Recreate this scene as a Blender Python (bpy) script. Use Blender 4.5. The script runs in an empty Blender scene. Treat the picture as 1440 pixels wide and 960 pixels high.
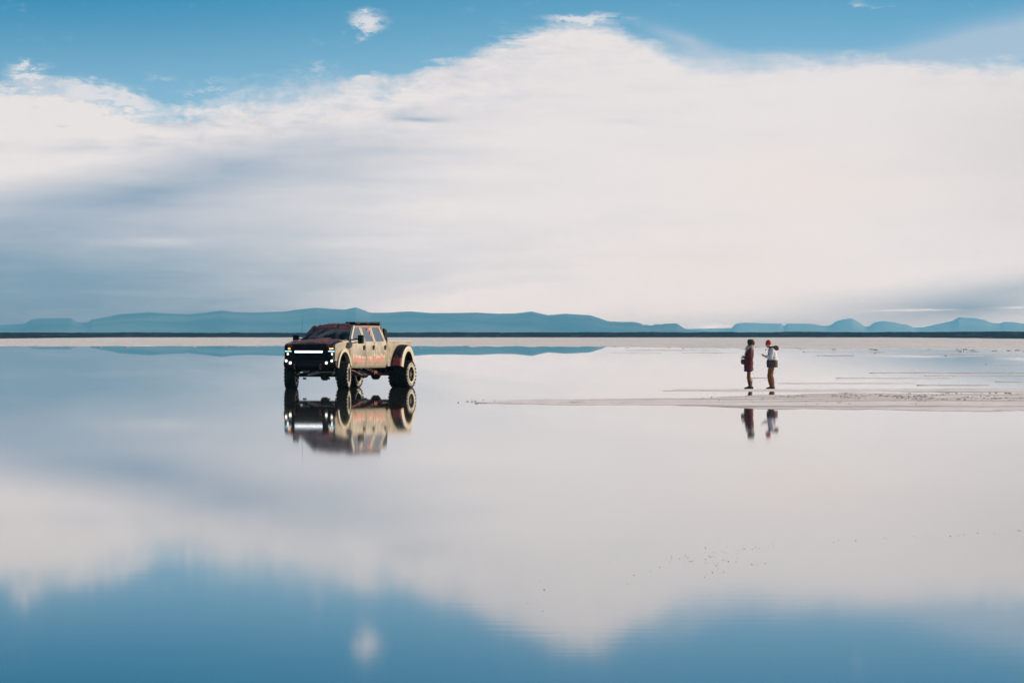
import bpy, bmesh, math, random
from mathutils import Vector, Matrix, noise
R = math.radians
PI = math.pi
scene = bpy.context.scene
C = scene.collection

# ---------------------------------------------------------------- camera
FPX = 8000.0            # focal length in pixels of the 1440 px wide photograph (200 mm lens)
CAM_H = 2.0
HOR = 468.5
cam_d = bpy.data.cameras.new('camera')
cam = bpy.data.objects.new('camera', cam_d)
C.objects.link(cam)
cam_d.sensor_width = 36.0
cam_d.lens = 200.0
cam_d.clip_start = 0.5
cam_d.clip_end = 90000.0
cam.location = (0, 0, CAM_H)
cam.rotation_euler = (R(90) - math.atan((480 - HOR) / FPX), 0, 0)
scene.camera = cam

SUN_AZ = R(68)          # clockwise from the view direction (+Y)
SUN_EL = R(17.5)

# ---------------------------------------------------------------- node helpers
class NT:
    """small expression helper on a node tree"""
    def __init__(self, nt):
        self.nt = nt
    def node(self, typ, **kw):
        n = self.nt.nodes.new(typ)
        for k, v in kw.items():
            setattr(n, k, v)
        return n
    def put(self, sock, val):
        if val is None:
            return
        if isinstance(val, bpy.types.NodeSocket):
            self.nt.links.new(val, sock)
        elif isinstance(val, (tuple, list)):
            if len(val) == 3 and sock.type == 'RGBA':
                val = tuple(val) + (1.0,)
            sock.default_value = val
        else:
            sock.default_value = val
    def m(self, op, a, b=None, c=None, clamp=False):
        n = self.node('ShaderNodeMath', operation=op, use_clamp=clamp)
        self.put(n.inputs[0], a); self.put(n.inputs[1], b); self.put(n.inputs[2], c)
        return n.outputs[0]
    def add(self, a, b): return self.m('ADD', a, b)
    def sub(self, a, b): return self.m('SUBTRACT', a, b)
    def mul(self, a, b): return self.m('MULTIPLY', a, b)
    def vec(self, x, y, z):
        n = self.node('ShaderNodeCombineXYZ')
        self.put(n.inputs[0], x); self.put(n.inputs[1], y); self.put(n.inputs[2], z)
        return n.outputs[0]
    def sep(self, v):
        n = self.node('ShaderNodeSeparateXYZ'); self.put(n.inputs[0], v)
        return n.outputs
    def vm(self, op, a, b=None, s=None):
        n = self.node('ShaderNodeVectorMath', operation=op)
        self.put(n.inputs[0], a); self.put(n.inputs[1], b)
        if s is not None: self.put(n.inputs['Scale'], s)
        return n.outputs[0]
    def noise(self, v, scale=1, detail=4, rough=.5, dist=0.0, out=0):
        n = self.node('ShaderNodeTexNoise')
        self.put(n.inputs['Vector'], v); self.put(n.inputs['Scale'], scale)
        self.put(n.inputs['Detail'], detail); self.put(n.inputs['Roughness'], rough)
        self.put(n.inputs['Distortion'], dist)
        return n.outputs[out]
    def mix(self, f, a, b, blend='MIX'):
        n = self.node('ShaderNodeMix', data_type='RGBA', blend_type=blend)
        self.put(n.inputs[0], f); self.put(n.inputs[6], a); self.put(n.inputs[7], b)
        return n.outputs[2]
    def smooth(self, x, lo, hi, a=0., b=1.):
        n = self.node('ShaderNodeMapRange', interpolation_type='SMOOTHSTEP')
        self.put(n.inputs[0], x); self.put(n.inputs[1], lo); self.put(n.inputs[2], hi)
        self.put(n.inputs[3], a); self.put(n.inputs[4], b)
        return n.outputs[0]
    def blob(self, v, u, y, su, sy, rot=0, kind='QUADRATIC_SPHERE'):
        """soft elliptical patch of sky centred on azimuth u / elevation y (units of 1/8000 rad)"""
        mp = self.node('ShaderNodeMapping', vector_type='TEXTURE')
        self.put(mp.inputs[0], v)
        mp.inputs['Location'].default_value = (u, y, 0)
        mp.inputs['Rotation'].default_value = (0, 0, R(rot))
        mp.inputs['Scale'].default_value = (su, sy, 1)
        g = self.node('ShaderNodeTexGradient', gradient_type=kind)
        self.put(g.inputs[0], mp.outputs[0])
        return g.outputs['Fac']

def srgb(r, g, b):
    f = lambda c: (c / 12.92 if c <= .04045 else ((c + .055) / 1.055) ** 2.4)
    return (f(r / 255), f(g / 255), f(b / 255))

# ---------------------------------------------------------------- world
world = bpy.data.worlds.new("World")
scene.world = world
world.use_nodes = True
wt = world.node_tree
wt.nodes.clear()
W = NT(wt)
SKY_STRENGTH = 0.1
HAZE_COL = (.24, .70, 1.0)
HAZE_D = 4.2e-5
HAZE_TOP = 118.0
HAZE_HALF = 41500.0
HAZE_J = (.155, .43, .585)      # light the haze scatters towards the camera per unit of opacity
def build_world():
    out = W.node('ShaderNodeOutputWorld')
    bg = W.node('ShaderNodeBackground')
    bg.inputs['Strength'].default_value = SKY_STRENGTH
    wt.links.new(bg.outputs[0], out.inputs[0])
    tc = W.node('ShaderNodeTexCoord')
    d = tc.outputs['Generated']
    x, y, z = W.sep(d)
    zz = W.m('ABSOLUTE', z)
    # clear air: the Nishita sky of a high, dry plateau
    sky = W.node('ShaderNodeTexSky', sky_type='NISHITA')
    sky.sun_disc = False
    sky.sun_elevation = SUN_EL
    sky.sun_rotation = SUN_AZ
    sky.altitude = 3600
    sky.air_density = 1.0
    sky.dust_density = 0.2
    sky.ozone_density = 2.0
    lift = W.add(W.mul(zz, 1.6), 0.22)
    W.put(sky.inputs[0], W.vec(x, y, lift))
    blue = W.mix(1.0, sky.outputs[0], BLUE_TINT, 'MULTIPLY')
    # (set after the tint) azimuth / elevation in units of 1/8000 rad
    U = W.mul(W.m('ARCTAN2', x, y), FPX)
    hyp = W.m('SQRT', W.add(W.mul(x, x), W.mul(y, y)))
    V = W.mul(W.m('ARCTAN2', zz, hyp), FPX)
    pale = W.mix(1.0, (.50, .72, .84), (1 / SKY_STRENGTH,) * 3, 'MULTIPLY')
    blue = W.mix(W.add(W.smooth(V, 520, 250, 0, .52), W.smooth(U, -650, 300, 0, .13)), blue, pale)
    # seamless noise in direction space, drawn out sideways
    ns = W.vec(x, y, W.mul(zz, 3.2))
    n_big = W.sub(W.noise(ns, 22, 5, .55), .5)
    n_mid = W.sub(W.noise(W.vec(W.mul(x, 1), y, W.mul(zz, 4.5)), 60, 6, .6, .4), .5)
    n_fine = W.sub(W.noise(W.vec(x, W.add(y, 3.3), W.mul(zz, 2.4)), 150, 8, .68, .3), .5)
    Uw = W.add(U, W.add(W.mul(n_big, 60), W.mul(n_mid, 60)))
    n_tiny = W.sub(W.noise(W.vec(x, W.add(y, 1.7), W.mul(zz, 2.0)), 420, 7, .66, .2), .5)
    n_str = W.sub(W.noise(W.vec(x, W.add(y, 5.1), W.mul(zz, 9)), 26, 6, .6, .2), .5)
    rag = W.smooth(U, -350, 100, 1.0, .42)
    Vw = W.add(V, W.mul(rag, W.add(W.add(W.mul(n_mid, 40), W.mul(n_fine, 85)), W.mul(n_tiny, 40))))
    vw = W.vec(Uw, Vw, 0)
    v0 = W.vec(W.add(U, W.mul(n_big, 110)), W.add(V, W.add(W.mul(n_big, 18), W.mul(n_mid, 14))), 0)
    def b(v, px, py, su, sy, rot=0, k=1.0, kind='QUADRATIC_SPHERE'):
        return W.mul(W.blob(v, px - 720, HOR - py, su, sy, rot, kind), k)
    def total(items):
        s = items[0]
        for i in items[1:]:
            s = W.add(s, i)
        return s
    # upper edge of the cloud bank, as elevation over azimuth
    fc = W.node('ShaderNodeFloatCurve')
    W.put(fc.inputs[1], W.m('DIVIDE', W.add(U, 1080), 2160, clamp=True))
    pts = [(-360, 150), (0, 128), (40, 122), (90, 128), (140, 146), (215, 157), (300, 150), (350, 140), (430, 133),
           (480, 122), (560, 118), (620, 100), (680, 80), (740, 52), (785, 33), (850, 36), (890, 56), (950, 78),
           (1010, 92), (1100, 92), (1220, 90), (1330, 98), (1440, 97), (1800, 110)]
    cv = fc.mapping.curves[0]
    while len(cv.points) > 2:
        cv.points.remove(cv.points[1])
    cp = [((p - 720 + 1080) / 2160, (HOR - yy) / 600) for p, yy in pts]
    cv.points[0].location = cp[0]; cv.points[1].location = cp[-1]
    for c_ in cp[1:-1]:
        cv.points.new(*c_)
    fc.mapping.update()
    edge = W.mul(fc.outputs[0], 600)
    # farther round the sky the bank's edge wanders by itself
    away = W.smooth(W.m('ABSOLUTE', U), 900, 2600)
    edge = W.add(edge, W.mul(away, W.mul(W.add(n_big, .1), 700)))
    over = W.sub(edge, Vw)
    soft = W.add(W.add(14, W.mul(b(v0, 400, 130, 290, 160, 0), 34)), W.mul(b(v0, 1010, 90, 220, 120, 0), 16))
    over = W.add(over, W.mul(n_str, W.smooth(W.m('ABSOLUTE', W.sub(U, -20)), 60, 300, 120, 30)))
    bank = W.smooth(over, W.mul(soft, -1), soft)
    puffs = total([
        b(vw, 517, 32, 60, 34, 0, 1.05), b(vw, 500, 32, 34, 20, 0, .3),
        b(vw, 42, 106, 60, 26, 0, 1.5), b(vw, 130, 128, 110, 34, -5, 1.5), b(vw, 190, 146, 90, 20, -5, 1.3),
        b(vw, 232, 103, 50, 10, 0, .35), b(vw, 296, 122, 110, 12, 4, .5), b(vw, 510, 113, 52, 22, 12, 1.7),
        b(vw, 440, 96, 60, 18, 10, .42), b(vw, 690, 70, 62, 9, 4, .8), b(vw, 630, 103, 70, 20, 4, 1.3),
        b(vw, 822, 27, 115, 13, 0, 1.4), b(vw, 780, 44, 120, 16, 0, .8), b(vw, 1205, 5, 30, 12, 0, .5), b(vw, 1250, 9, 90, 6, 0, .3)])
    puffs = W.smooth(W.add(puffs, W.add(W.mul(n_fine, .9), W.mul(n_tiny, .8))), .08, 1.0)
    # the thin veil at the upper right
    veil = total([b(v0, 1480, 50, 400, 72, 8, 1.35), b(v0, 1080, 84, 220, 26, 0, .8), b(v0, 960, 62, 130, 36, -25, .8),
                  b(v0, 1290, 84, 330, 34, 8, .8)])
    veil = W.m('MINIMUM', W.smooth(veil, 0, 1), .75)
    # scattered fair-weather cloud higher up, outside the photograph's frame
    Vs = W.add(V, W.add(W.mul(n_big, 26), W.mul(n_str, 20)))
    vs = W.vec(W.add(U, W.mul(n_big, 40)), W.add(V, W.mul(n_mid, 10)), 0)
    hi = W.noise(W.vec(x, y, W.mul(zz, 2.0)), 3.2, 7, .58, .3)
    hi_m = W.mul(W.smooth(hi, .46, .62), W.smooth(zz, .075, .16))
    # light and shade within the bank
    # one broad soft shade deepening to the lower left, with faint streaks in it
    diag = W.sub(Vs, W.mul(W.add(U, 720), .20))
    broad = W.mul(W.smooth(diag, 252, 138), W.m('ADD', W.smooth(U, 120, -760, 0, .66), W.smooth(U, 0, -460, 0, .16)))
    low = W.mul(W.smooth(Vs, 150, 20), W.smooth(U, 120, -700, 0, .27))
    shade = total([broad, low,
        b(v0, 205, 272, 220, 44, 8, .24), b(v0, 470, 392, 330, 50, 3, .22), b(v0, 330, 250, 220, 44, 6, .16), b(v0, 350, 440, 300, 36, 0, .12),
        b(v0, 700, 350, 180, 34, 4, .16), b(v0, 540, 205, 260, 34, 0, .16), b(v0, 330, 232, 160, 28, 4, .18), b(v0, 90, 212, 110, 12, 3, .2),
        b(v0, 252, 176, 70, 20, 0, .45), b(v0, 330, 172, 130, 22, 0, .3),
        b(vs, 592, 168, 90, 8, 0, .75), b(v0, 560, 160, 110, 12, 0, .3), b(v0, 75, 182, 26, 7, 0, .5), b(v0, 720, 136, 130, 12, 0, .22),
        b(v0, 880, 172, 90, 9, 0, .16), b(v0, 1350, 434, 430, 50, 2, .80), b(v0, 1440, 402, 320, 44, 6, .45),
        b(v0, 1080, 460, 560, 30, 0, .5), b(v0, 760, 375, 160, 60, 0, .10)])
    light = total([
        b(v0, 235, 338, 170, 14, 2, .30), b(v0, 90, 232, 300, 30, 10, .20), b(v0, 600, 402, 200, 16, 6, .12), b(v0, 470, 345, 200, 12, 4, .10),
        b(v0, 640, 418, 300, 20, 4, .2), b(v0, 640, 440, 260, 20, 0, .2),
        b(vs, 1290, 436, 110, 3, 1, .8), b(vs, 1430, 433, 60, 3, 0, .6), b(v0, 1005, 458, 60, 8, 0, .5)])
    sh = W.add(W.sub(shade, light), W.add(W.mul(n_big, .10), W.add(W.mul(n_mid, .10), W.mul(W.mul(n_str, .75), W.smooth(U, 500, -300, .25, 1)))))
    rim = W.mul(W.smooth(over, 120, 0), W.smooth(U, 300, 0, .3, 1))
    sh = W.add(sh, W.mul(rim, W.add(.05, W.add(W.mul(n_fine, 1.1), W.mul(n_str, .8)))))
    sh = W.m('ADD', sh, 0.0, clamp=True)
    warm = total([b(v0, 1130, 255, 420, 120, 0, .9), b(v0, 1000, 370, 420, 110, 0, .8)])
    cloud_c = W.mix(W.m('MULTIPLY', warm, .9, clamp=True), srgb(231, 226, 226), srgb(235, 225, 220))
    grey = total([b(v0, 1500, 190, 420, 160, 0, .8), b(v0, 1440, 300, 300, 120, 0, .4)])
    cloud_c = W.mix(W.m('MULTIPLY', grey, .8, clamp=True), cloud_c, srgb(208, 203, 203))
    shade_c = W.mix(W.smooth(V, 60, 190), srgb(130, 163, 183), srgb(146, 170, 191))
    cloud_c = W.mix(sh, cloud_c, shade_c)
    cloud_c = W.mix(1.0, cloud_c, (1 / SKY_STRENGTH * CLOUD_GAIN,) * 3, 'MULTIPLY')
    veil_c = W.mix(1.0, srgb(176, 196, 214), (1 / SKY_STRENGTH,) * 3, 'MULTIPLY')
    puff_c = W.mix(1.0, srgb(222, 222, 226), (1 / SKY_STRENGTH,) * 3, 'MULTIPLY')
    hi_c = W.mix(1.0, srgb(214, 214, 218), (.9 / SKY_STRENGTH,) * 3, 'MULTIPLY')
    col = W.mix(hi_m, blue, hi_c)
    col = W.mix(veil, col, veil_c)
    col = W.mix(W.mul(puffs, .92), col, puff_c)
    col = W.mix(bank, col, cloud_c)
    # the low haze lies in front of this sky: light that has to come through it starts out stronger
    path = W.m('MINIMUM', W.m('DIVIDE', (HAZE_TOP - CAM_H) * FPX, W.m('MAXIMUM', V, 4.0)), HAZE_HALF)
    tr = W.m('EXPONENT', W.mul(path, -HAZE_D))
    inv = W.m('DIVIDE', 1.0, tr)
    veil_l = W.vm('SCALE', tuple(c / SKY_STRENGTH for c in HAZE_J), None, W.sub(1.0, tr))
    col = W.vm('MAXIMUM', W.vm('SCALE', W.vm('SUBTRACT', col, veil_l), None, inv), (0, 0, 0))
    wt.links.new(col, bg.inputs[0])
BLUE_TINT = (0.34, 1.50, 1.42)
CLOUD_GAIN = 1.0
build_world()

sun_d = bpy.data.lights.new('sun', 'SUN')
sun = bpy.data.objects.new('sun', sun_d)
C.objects.link(sun)
sun_d.energy = 5.0
sun_d.angle = R(0.5)
sun_d.color = (1.0, 0.87, 0.70)
sun_dir = Vector((math.sin(SUN_AZ) * math.cos(SUN_EL), math.cos(SUN_AZ) * math.cos(SUN_EL), math.sin(SUN_EL)))
sun.rotation_euler = sun_dir.to_track_quat('Z', 'Y').to_euler()
sun.location = (120, 160, 80)

vs = scene.view_settings
vs.view_transform = 'Standard'
vs.look = 'None'
vs.gamma = 1
vs.exposure = 0.0
vs.use_curve_mapping = False
scene.cycles.use_denoising = True
scene.cycles.max_bounces = 8
scene.cycles.volume_bounces = 1
scene.cycles.transparent_max_bounces = 12

# ---------------------------------------------------------------- scene helpers
def ground(px, py):
    """point of the level salt flat that lies at this spot of the photograph"""
    dist = CAM_H * FPX / (py - HOR)
    return Vector(((px - 720) / FPX * dist, dist, 0))

def tag(o, label=None, cat=None, group=None, kind=None):
    if label: o['label'] = label
    if cat: o['category'] = cat
    if group: o['group'] = group
    if kind: o['kind'] = kind
    return o

def empty(name, loc, rz=0):
    o = bpy.data.objects.new(name, None)
    C.objects.link(o)
    o.location = loc
    o.rotation_euler = (0, 0, rz)
    o.empty_display_size = .3
    return o

class MB:
    """collects shapes that end up in one mesh"""
    def __init__(self):
        self.v = []; self.f = []; self.mi = []; self.cur = 0
    def vert(self, p):
        self.v.append(tuple(p)); return len(self.v) - 1
    def face(self, *ids):
        self.f.append(tuple(ids)); self.mi.append(self.cur)
    def box(self, c, s, rz=0, ry=0, rx=0, taper=1.0):
        M = Matrix.Translation(c) @ Matrix.Rotation(rz, 4, 'Z') @ Matrix.Rotation(ry, 4, 'Y') @ Matrix.Rotation(rx, 4, 'X')
        b = len(self.v)
        for k in (-1, 1):
            t = taper if k > 0 else 1.0
            for i, j in ((-1, -1), (1, -1), (1, 1), (-1, 1)):
                self.vert(M @ Vector((i * s[0] / 2 * t, j * s[1] / 2 * t, k * s[2] / 2)))
        for q in ((0, 3, 2, 1), (4, 5, 6, 7), (0, 1, 5, 4), (1, 2, 6, 5), (2, 3, 7, 6), (3, 0, 4, 7)):
            self.face(*(b + i for i in q))
        return self
    def beam(self, a, b_, w, h, up=(0, 0, 1)):
        a, b_ = Vector(a), Vector(b_)
        d = (b_ - a).normalized(); up = Vector(up)
        s = d.cross(up)
        if s.length < 1e-4: s = d.cross(Vector((1, 0, 0)))
        s.normalize(); u = s.cross(d)
        b = len(self.v)
        for p in (a, b_):
            for i, j in ((-1, -1), (1, -1), (1, 1), (-1, 1)):
                self.vert(p + s * i * w / 2 + u * j * h / 2)
        for q in ((0, 3, 2, 1), (4, 5, 6, 7), (0, 1, 5, 4), (1, 2, 6, 5), (2, 3, 7, 6), (3, 0, 4, 7)):
            self.face(*(b + i for i in q))
        return self
    def tube(self, pts, rad, n=8, caps=True):
        pts = [Vector(p) for p in pts]
        if not isinstance(rad, (list, tuple)): rad = [rad] * len(pts)
        prev = None; rings = []
        for i, p in enumerate(pts):
            d = (pts[min(i + 1, len(pts) - 1)] - pts[max(i - 1, 0)])
            d = d.normalized() if d.length > 1e-9 else Vector((0, 0, 1))
            if prev is None:
                s = d.cross(Vector((0, 0, 1)))
                if s.length < 1e-3: s = d.cross(Vector((1, 0, 0)))
            else:
                s = prev - d * prev.dot(d)
            s.normalize(); prev = s; u = s.cross(d)
            r = rad[i]
            rx, ry = (r if isinstance(r, (tuple, list)) else (r, r))
            rings.append([self.vert(p + s * math.cos(t * 2 * PI / n) * rx + u * math.sin(t * 2 * PI / n) * ry) for t in range(n)])
        for a, b in zip(rings, rings[1:]):
            for t in range(n):
                self.face(a[t], a[(t + 1) % n], b[(t + 1) % n], b[t])
        if caps:
            self.face(*reversed(rings[0])); self.face(*rings[-1])
        return self
    def rings(self, rs, n=16, caps=True, jitter=None):
        """loft through horizontal ellipses (cx, cy, z, rx, ry)"""
        out = []
        for cx, cy, z, rx, ry in rs:
            ring = []
            for t in range(n):
                a = t * 2 * PI / n
                p = Vector((cx + math.cos(a) * rx, cy + math.sin(a) * ry, z))
                if jitter:
                    q = noise.noise(p * jitter[1] + Vector((3.1, 7.7, 1.3)))
                    p += Vector((math.cos(a), math.sin(a), 0)) * q * jitter[0]
                ring.append(self.vert(p))
            out.append(ring)
        for a, b in zip(out, out[1:]):
            for t in range(n):
                self.face(a[t], a[(t + 1) % n], b[(t + 1) % n], b[t])
        if caps:
            self.face(*reversed(out[0])); self.face(*out[-1])
        return self
    def lathe(self, prof, n=32, M=Matrix.Identity(4), closed=False):
        """profile (r, y) turned about the local Y axis"""
        rs = []
        for r, y in prof:
            rs.append([self.vert(M @ Vector((math.cos(t * 2 * PI / n) * r, y, math.sin(t * 2 * PI / n) * r))) for t in range(n)])
        pairs = list(zip(rs, rs[1:]))
        if closed: pairs.append((rs[-1], rs[0]))
        for a, b in pairs:
            for t in range(n):
                self.face(a[t], b[t], b[(t + 1) % n], a[(t + 1) % n])
        return self
    def prism(self, poly, y0, y1):
        """polygon in x,z extruded along y"""
        a = [self.vert((x, y0, z)) for x, z in poly]
        b = [self.vert((x, y1, z)) for x, z in poly]
        self.face(*a); self.face(*reversed(b))
        n = len(poly)
        for i in range(n):
            self.face(a[i], b[i], b[(i + 1) % n], a[(i + 1) % n])
        return self
    def grid(self, fn, nu, nv, close=None):
        g = [[self.vert(fn(i / nu, j / nv)) for i in range(nu + 1)] for j in range(nv + 1)]
        for j in range(nv):
            for i in range(nu):
                self.face(g[j][i], g[j][i + 1], g[j + 1][i + 1], g[j + 1][i])
        return g
    def slab(self, fo, fi, nu, nv):
        """closed shell between an outer and an inner surface"""
        a = self.grid(fo, nu, nv); b = self.grid(fi, nu, nv)
        for i in range(nu):
            self.face(a[0][i], b[0][i], b[0][i + 1], a[0][i + 1])
            self.face(a[nv][i + 1], b[nv][i + 1], b[nv][i], a[nv][i])
        for j in range(nv):
            self.face(a[j + 1][0], b[j + 1][0], b[j][0], a[j][0])
            self.face(a[j][nu], b[j][nu], b[j + 1][nu], a[j + 1][nu])
        return self
    def build(self, name, mat, parent=None, smooth=False, angle=35, bevel=0):
        me = bpy.data.meshes.new(name)
        me.from_pydata(self.v, [], self.f)
        bm = bmesh.new(); bm.from_mesh(me)
        bmesh.ops.recalc_face_normals(bm, faces=bm.faces)
        if bevel:
            es = [e for e in bm.edges if len(e.link_faces) == 2 and e.calc_face_angle(0) > R(40)]
            try:
                bmesh.ops.bevel(bm, geom=es, offset=bevel, segments=2, affect='EDGES', profile=.7)
            except Exception:
                pass
        if smooth:
            for f in bm.faces: f.smooth = True
            for e in bm.edges:
                if len(e.link_faces) == 2 and e.calc_face_angle(0) > R(angle): e.smooth = False
        bm.to_mesh(me); bm.free()
        mats = mat if isinstance(mat, (list, tuple)) else [mat]
        for m_ in mats: me.materials.append(m_)
        if len(mats) > 1 and not bevel:
            me.polygons.foreach_set('material_index', self.mi)
        o = bpy.data.objects.new(name, me)
        C.objects.link(o)
        if parent: o.parent = parent
        return o

# ---------------------------------------------------------------- materials
MATS = {}
def mat(name, col, rough=.6, metal=0.0, spec=.5, var=.0, var_col=None, vscale=6, bump=0.0, bscale=30, coat=0.0, stretch=None, thresh=None):
    m_ = bpy.data.materials.new(name); m_.use_nodes = True
    nt = m_.node_tree; T = NT(nt)
    bs = nt.nodes['Principled BSDF']
    bs.inputs['Roughness'].default_value = rough
    bs.inputs['Metallic'].default_value = metal
    bs.inputs['Specular IOR Level'].default_value = spec
    bs.inputs['Coat Weight'].default_value = coat
    tc = T.node('ShaderNodeTexCoord')
    v = tc.outputs['Object']
    if stretch:
        mp = T.node('ShaderNodeMapping'); T.put(mp.inputs[0], v); mp.inputs['Scale'].default_value = stretch; v = mp.outputs[0]
    if var or var_col:
        n = T.noise(v, vscale, 5, .6)
        lo, hi = thresh or (.35, .65)
        f = T.smooth(n, lo, hi)
        c2 = var_col or tuple(c * (1 - var) for c in col)
        T.put(bs.inputs['Base Color'], T.mix(f, col, c2))
    else:
        bs.inputs['Base Color'].default_value = (*col, 1)
    if bump:
        bn = T.node('ShaderNodeBump'); bn.inputs['Strength'].default_value = bump; bn.inputs['Distance'].default_value = .01
        T.put(bn.inputs['Height'], T.noise(v, bscale, 4, .6))
        nt.links.new(bn.outputs[0], bs.inputs['Normal'])
    MATS[name] = m_
    return m_
def emis(name, col, strength):
    m_ = mat(name, (.6, .6, .6), .3)
    bs = m_.node_tree.nodes['Principled BSDF']
    bs.inputs['Emission Color'].default_value = (*col, 1)
    bs.inputs['Emission Strength'].default_value = strength
    return m_

mat('salt_under', (.62, .59, .57), .7, var=.12, vscale=.5)
def salt_material():
    m_ = bpy.data.materials.new('salt'); m_.use_nodes = True
    nt = m_.node_tree; T = NT(nt); bs = nt.nodes['Principled BSDF']
    g = T.node('ShaderNodeNewGeometry').outputs['Position']
    x, y, z = T.sep(g)
    n1 = T.noise(T.vec(T.mul(x, .35), T.mul(y, .06), 0), 1, 6, .65)
    n2 = T.noise(T.vec(T.mul(x, 2.2), T.mul(y, .5), 0), 1, 5, .65)
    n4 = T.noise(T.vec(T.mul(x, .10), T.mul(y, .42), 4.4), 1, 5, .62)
    n3 = T.noise(T.vec(T.mul(x, .02), T.mul(y, .009), 0), 1, 4, .55)
    c = T.mix(T.smooth(n1, .40, .68), (.96, .87, .82), (.85, .745, .69))
    c = T.mix(T.mul(T.smooth(n2, .55, .75), .6), c, (.50, .44, .42))
    c = T.mix(T.mul(T.smooth(n3, .35, .6), .5), c, (.90, .74, .75))
    c = T.mix(T.mul(T.smooth(n4, .48, .60), .8), c, (.42, .33, .28))  # dark streaks: ridge shading put into the salt colour
    near = T.smooth(y, 300, 600, 1, 0)
    wet = T.mul(T.smooth(z, .001, .010, 1, 0), near)
    c = T.mix(T.mul(wet, .7), c, (.36, .31, .29))
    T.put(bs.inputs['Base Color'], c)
    bs.inputs['Roughness'].default_value = .75
    bn = T.node('ShaderNodeBump'); bn.inputs['Strength'].default_value = .5; bn.inputs['Distance'].default_value = .02
    T.put(bn.inputs['Height'], T.add(n2, T.noise(g, 14, 4, .6)))
    nt.links.new(bn.outputs[0], bs.inputs['Normal'])
    MATS['salt'] = m_
salt_material()
mat('crust', (.60, .54, .50), .8, var_col=(.34, .29, .26), vscale=5, bump=.5, bscale=20)
def water_material():
    m_ = bpy.data.materials.new('water'); m_.use_nodes = True
    nt = m_.node_tree; T = NT(nt); bs = nt.nodes['Principled BSDF']
    g = T.node('ShaderNodeNewGeometry').outputs['Position']
    x, y, z = T.sep(g)
    bs.inputs['Base Color'].default_value = (.065, .062, .055, 1)
    bs.inputs['IOR'].default_value = 1.333
    bs.inputs['Specular IOR Level'].default_value = .13
    n1 = T.noise(T.vec(T.mul(x, .10), T.mul(y, .035), 0), 1, 4, .5)
    T.put(bs.inputs['Roughness'], T.mul(T.smooth(T.m('LOGARITHM', T.m('MAXIMUM', y, 10.0), 10.0), 1.5, 2.92, .031, .0), T.smooth(n1, .3, .7, .9, 1.1)))
    h1 = T.noise(T.vec(T.mul(x, 1.1), T.mul(y, 2.6), 0), 1, 3, .5)
    h2 = T.noise(T.vec(T.mul(x, 5), T.mul(y, 9), 0), 1, 2, .5)
    bn = T.node('ShaderNodeBump'); bn.inputs['Strength'].default_value = 1; bn.inputs['Distance'].default_value = 1.0
    calm = T.smooth(y, 40, 240, .7, .10)
    T.put(bn.inputs['Height'], T.mul(calm, T.add(T.mul(h1, .00016), T.mul(h2, .00006))))
    nt.links.new(bn.outputs[0], bs.inputs['Normal'])
    MATS['water'] = m_
water_material()
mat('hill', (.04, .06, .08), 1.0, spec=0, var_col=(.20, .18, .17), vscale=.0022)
mat('far_hill', (.46, .42, .38), 1.0, spec=0, var_col=(.34, .32, .30), vscale=.002)  # pale rock: whitening by distant air is put into its colour
mat('scrub', (.014, .012, .022), 1.0, spec=0, var_col=(.085, .075, .078), vscale=.12, thresh=(.50, .80))
# truck
mat('tan_wrap', (.455, .370, .262), .36, metal=.15, spec=.5, var_col=(.27, .20, .125), vscale=2.8, bump=.06, bscale=7, thresh=(.40, .70))
mat('tan_edge', (.62, .51, .36), .45)
mat('maroon', (.085, .020, .030), .5, var_col=(.46, .15, .18), vscale=15, bump=.1, bscale=40, thresh=(.50, .66))
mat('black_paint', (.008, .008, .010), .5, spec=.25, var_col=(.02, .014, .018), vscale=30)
mat('black_plastic', (.010, .010, .011), .75, spec=.2)
mat('rubber', (.012, .012, .012), .85, var_col=(.028, .025, .022), vscale=9, bump=.3, bscale=50)
mat('sidewall', (.035, .032, .028), .8, var_col=(.46, .38, .28), vscale=5, thresh=(.30, .58))
mat('rim_ring', (.72, .62, .46), .35, metal=.5)
mat('rim_dark', (.008, .007, .007), .6, spec=.2)
mat('glint_chrome', (.86, .86, .86), .3, metal=.25)  # near-white, hardly metallic: the sunlit glint is put into the colour
mat('red_paint', (.26, .028, .025), .4, coat=.2)
mat('red_decal', (.33, .045, .045), .55, var_col=(.20, .02, .03), vscale=14)
mat('undercarriage', (.02, .018, .018), .6, var_col=(.07, .05, .04), vscale=8)
mat('tank_grey', (.075, .068, .065), .5, metal=.3)
mat('banner_red', (.62, .12, .20), .6)
mat('salmon', (.80, .33, .24), .6, var_col=(.72, .16, .12), vscale=7, thresh=(.4, .7))
mat('pale_tip', (.86, .66, .52), .6)
mat('seat_dark', (.018, .016, .015), .8)
mat('pink_red', (.75, .08, .13), .7)
mat('seam', (.008, .007, .006), .8)
mat('amber_off', (.30, .07, .015), .3)
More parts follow.
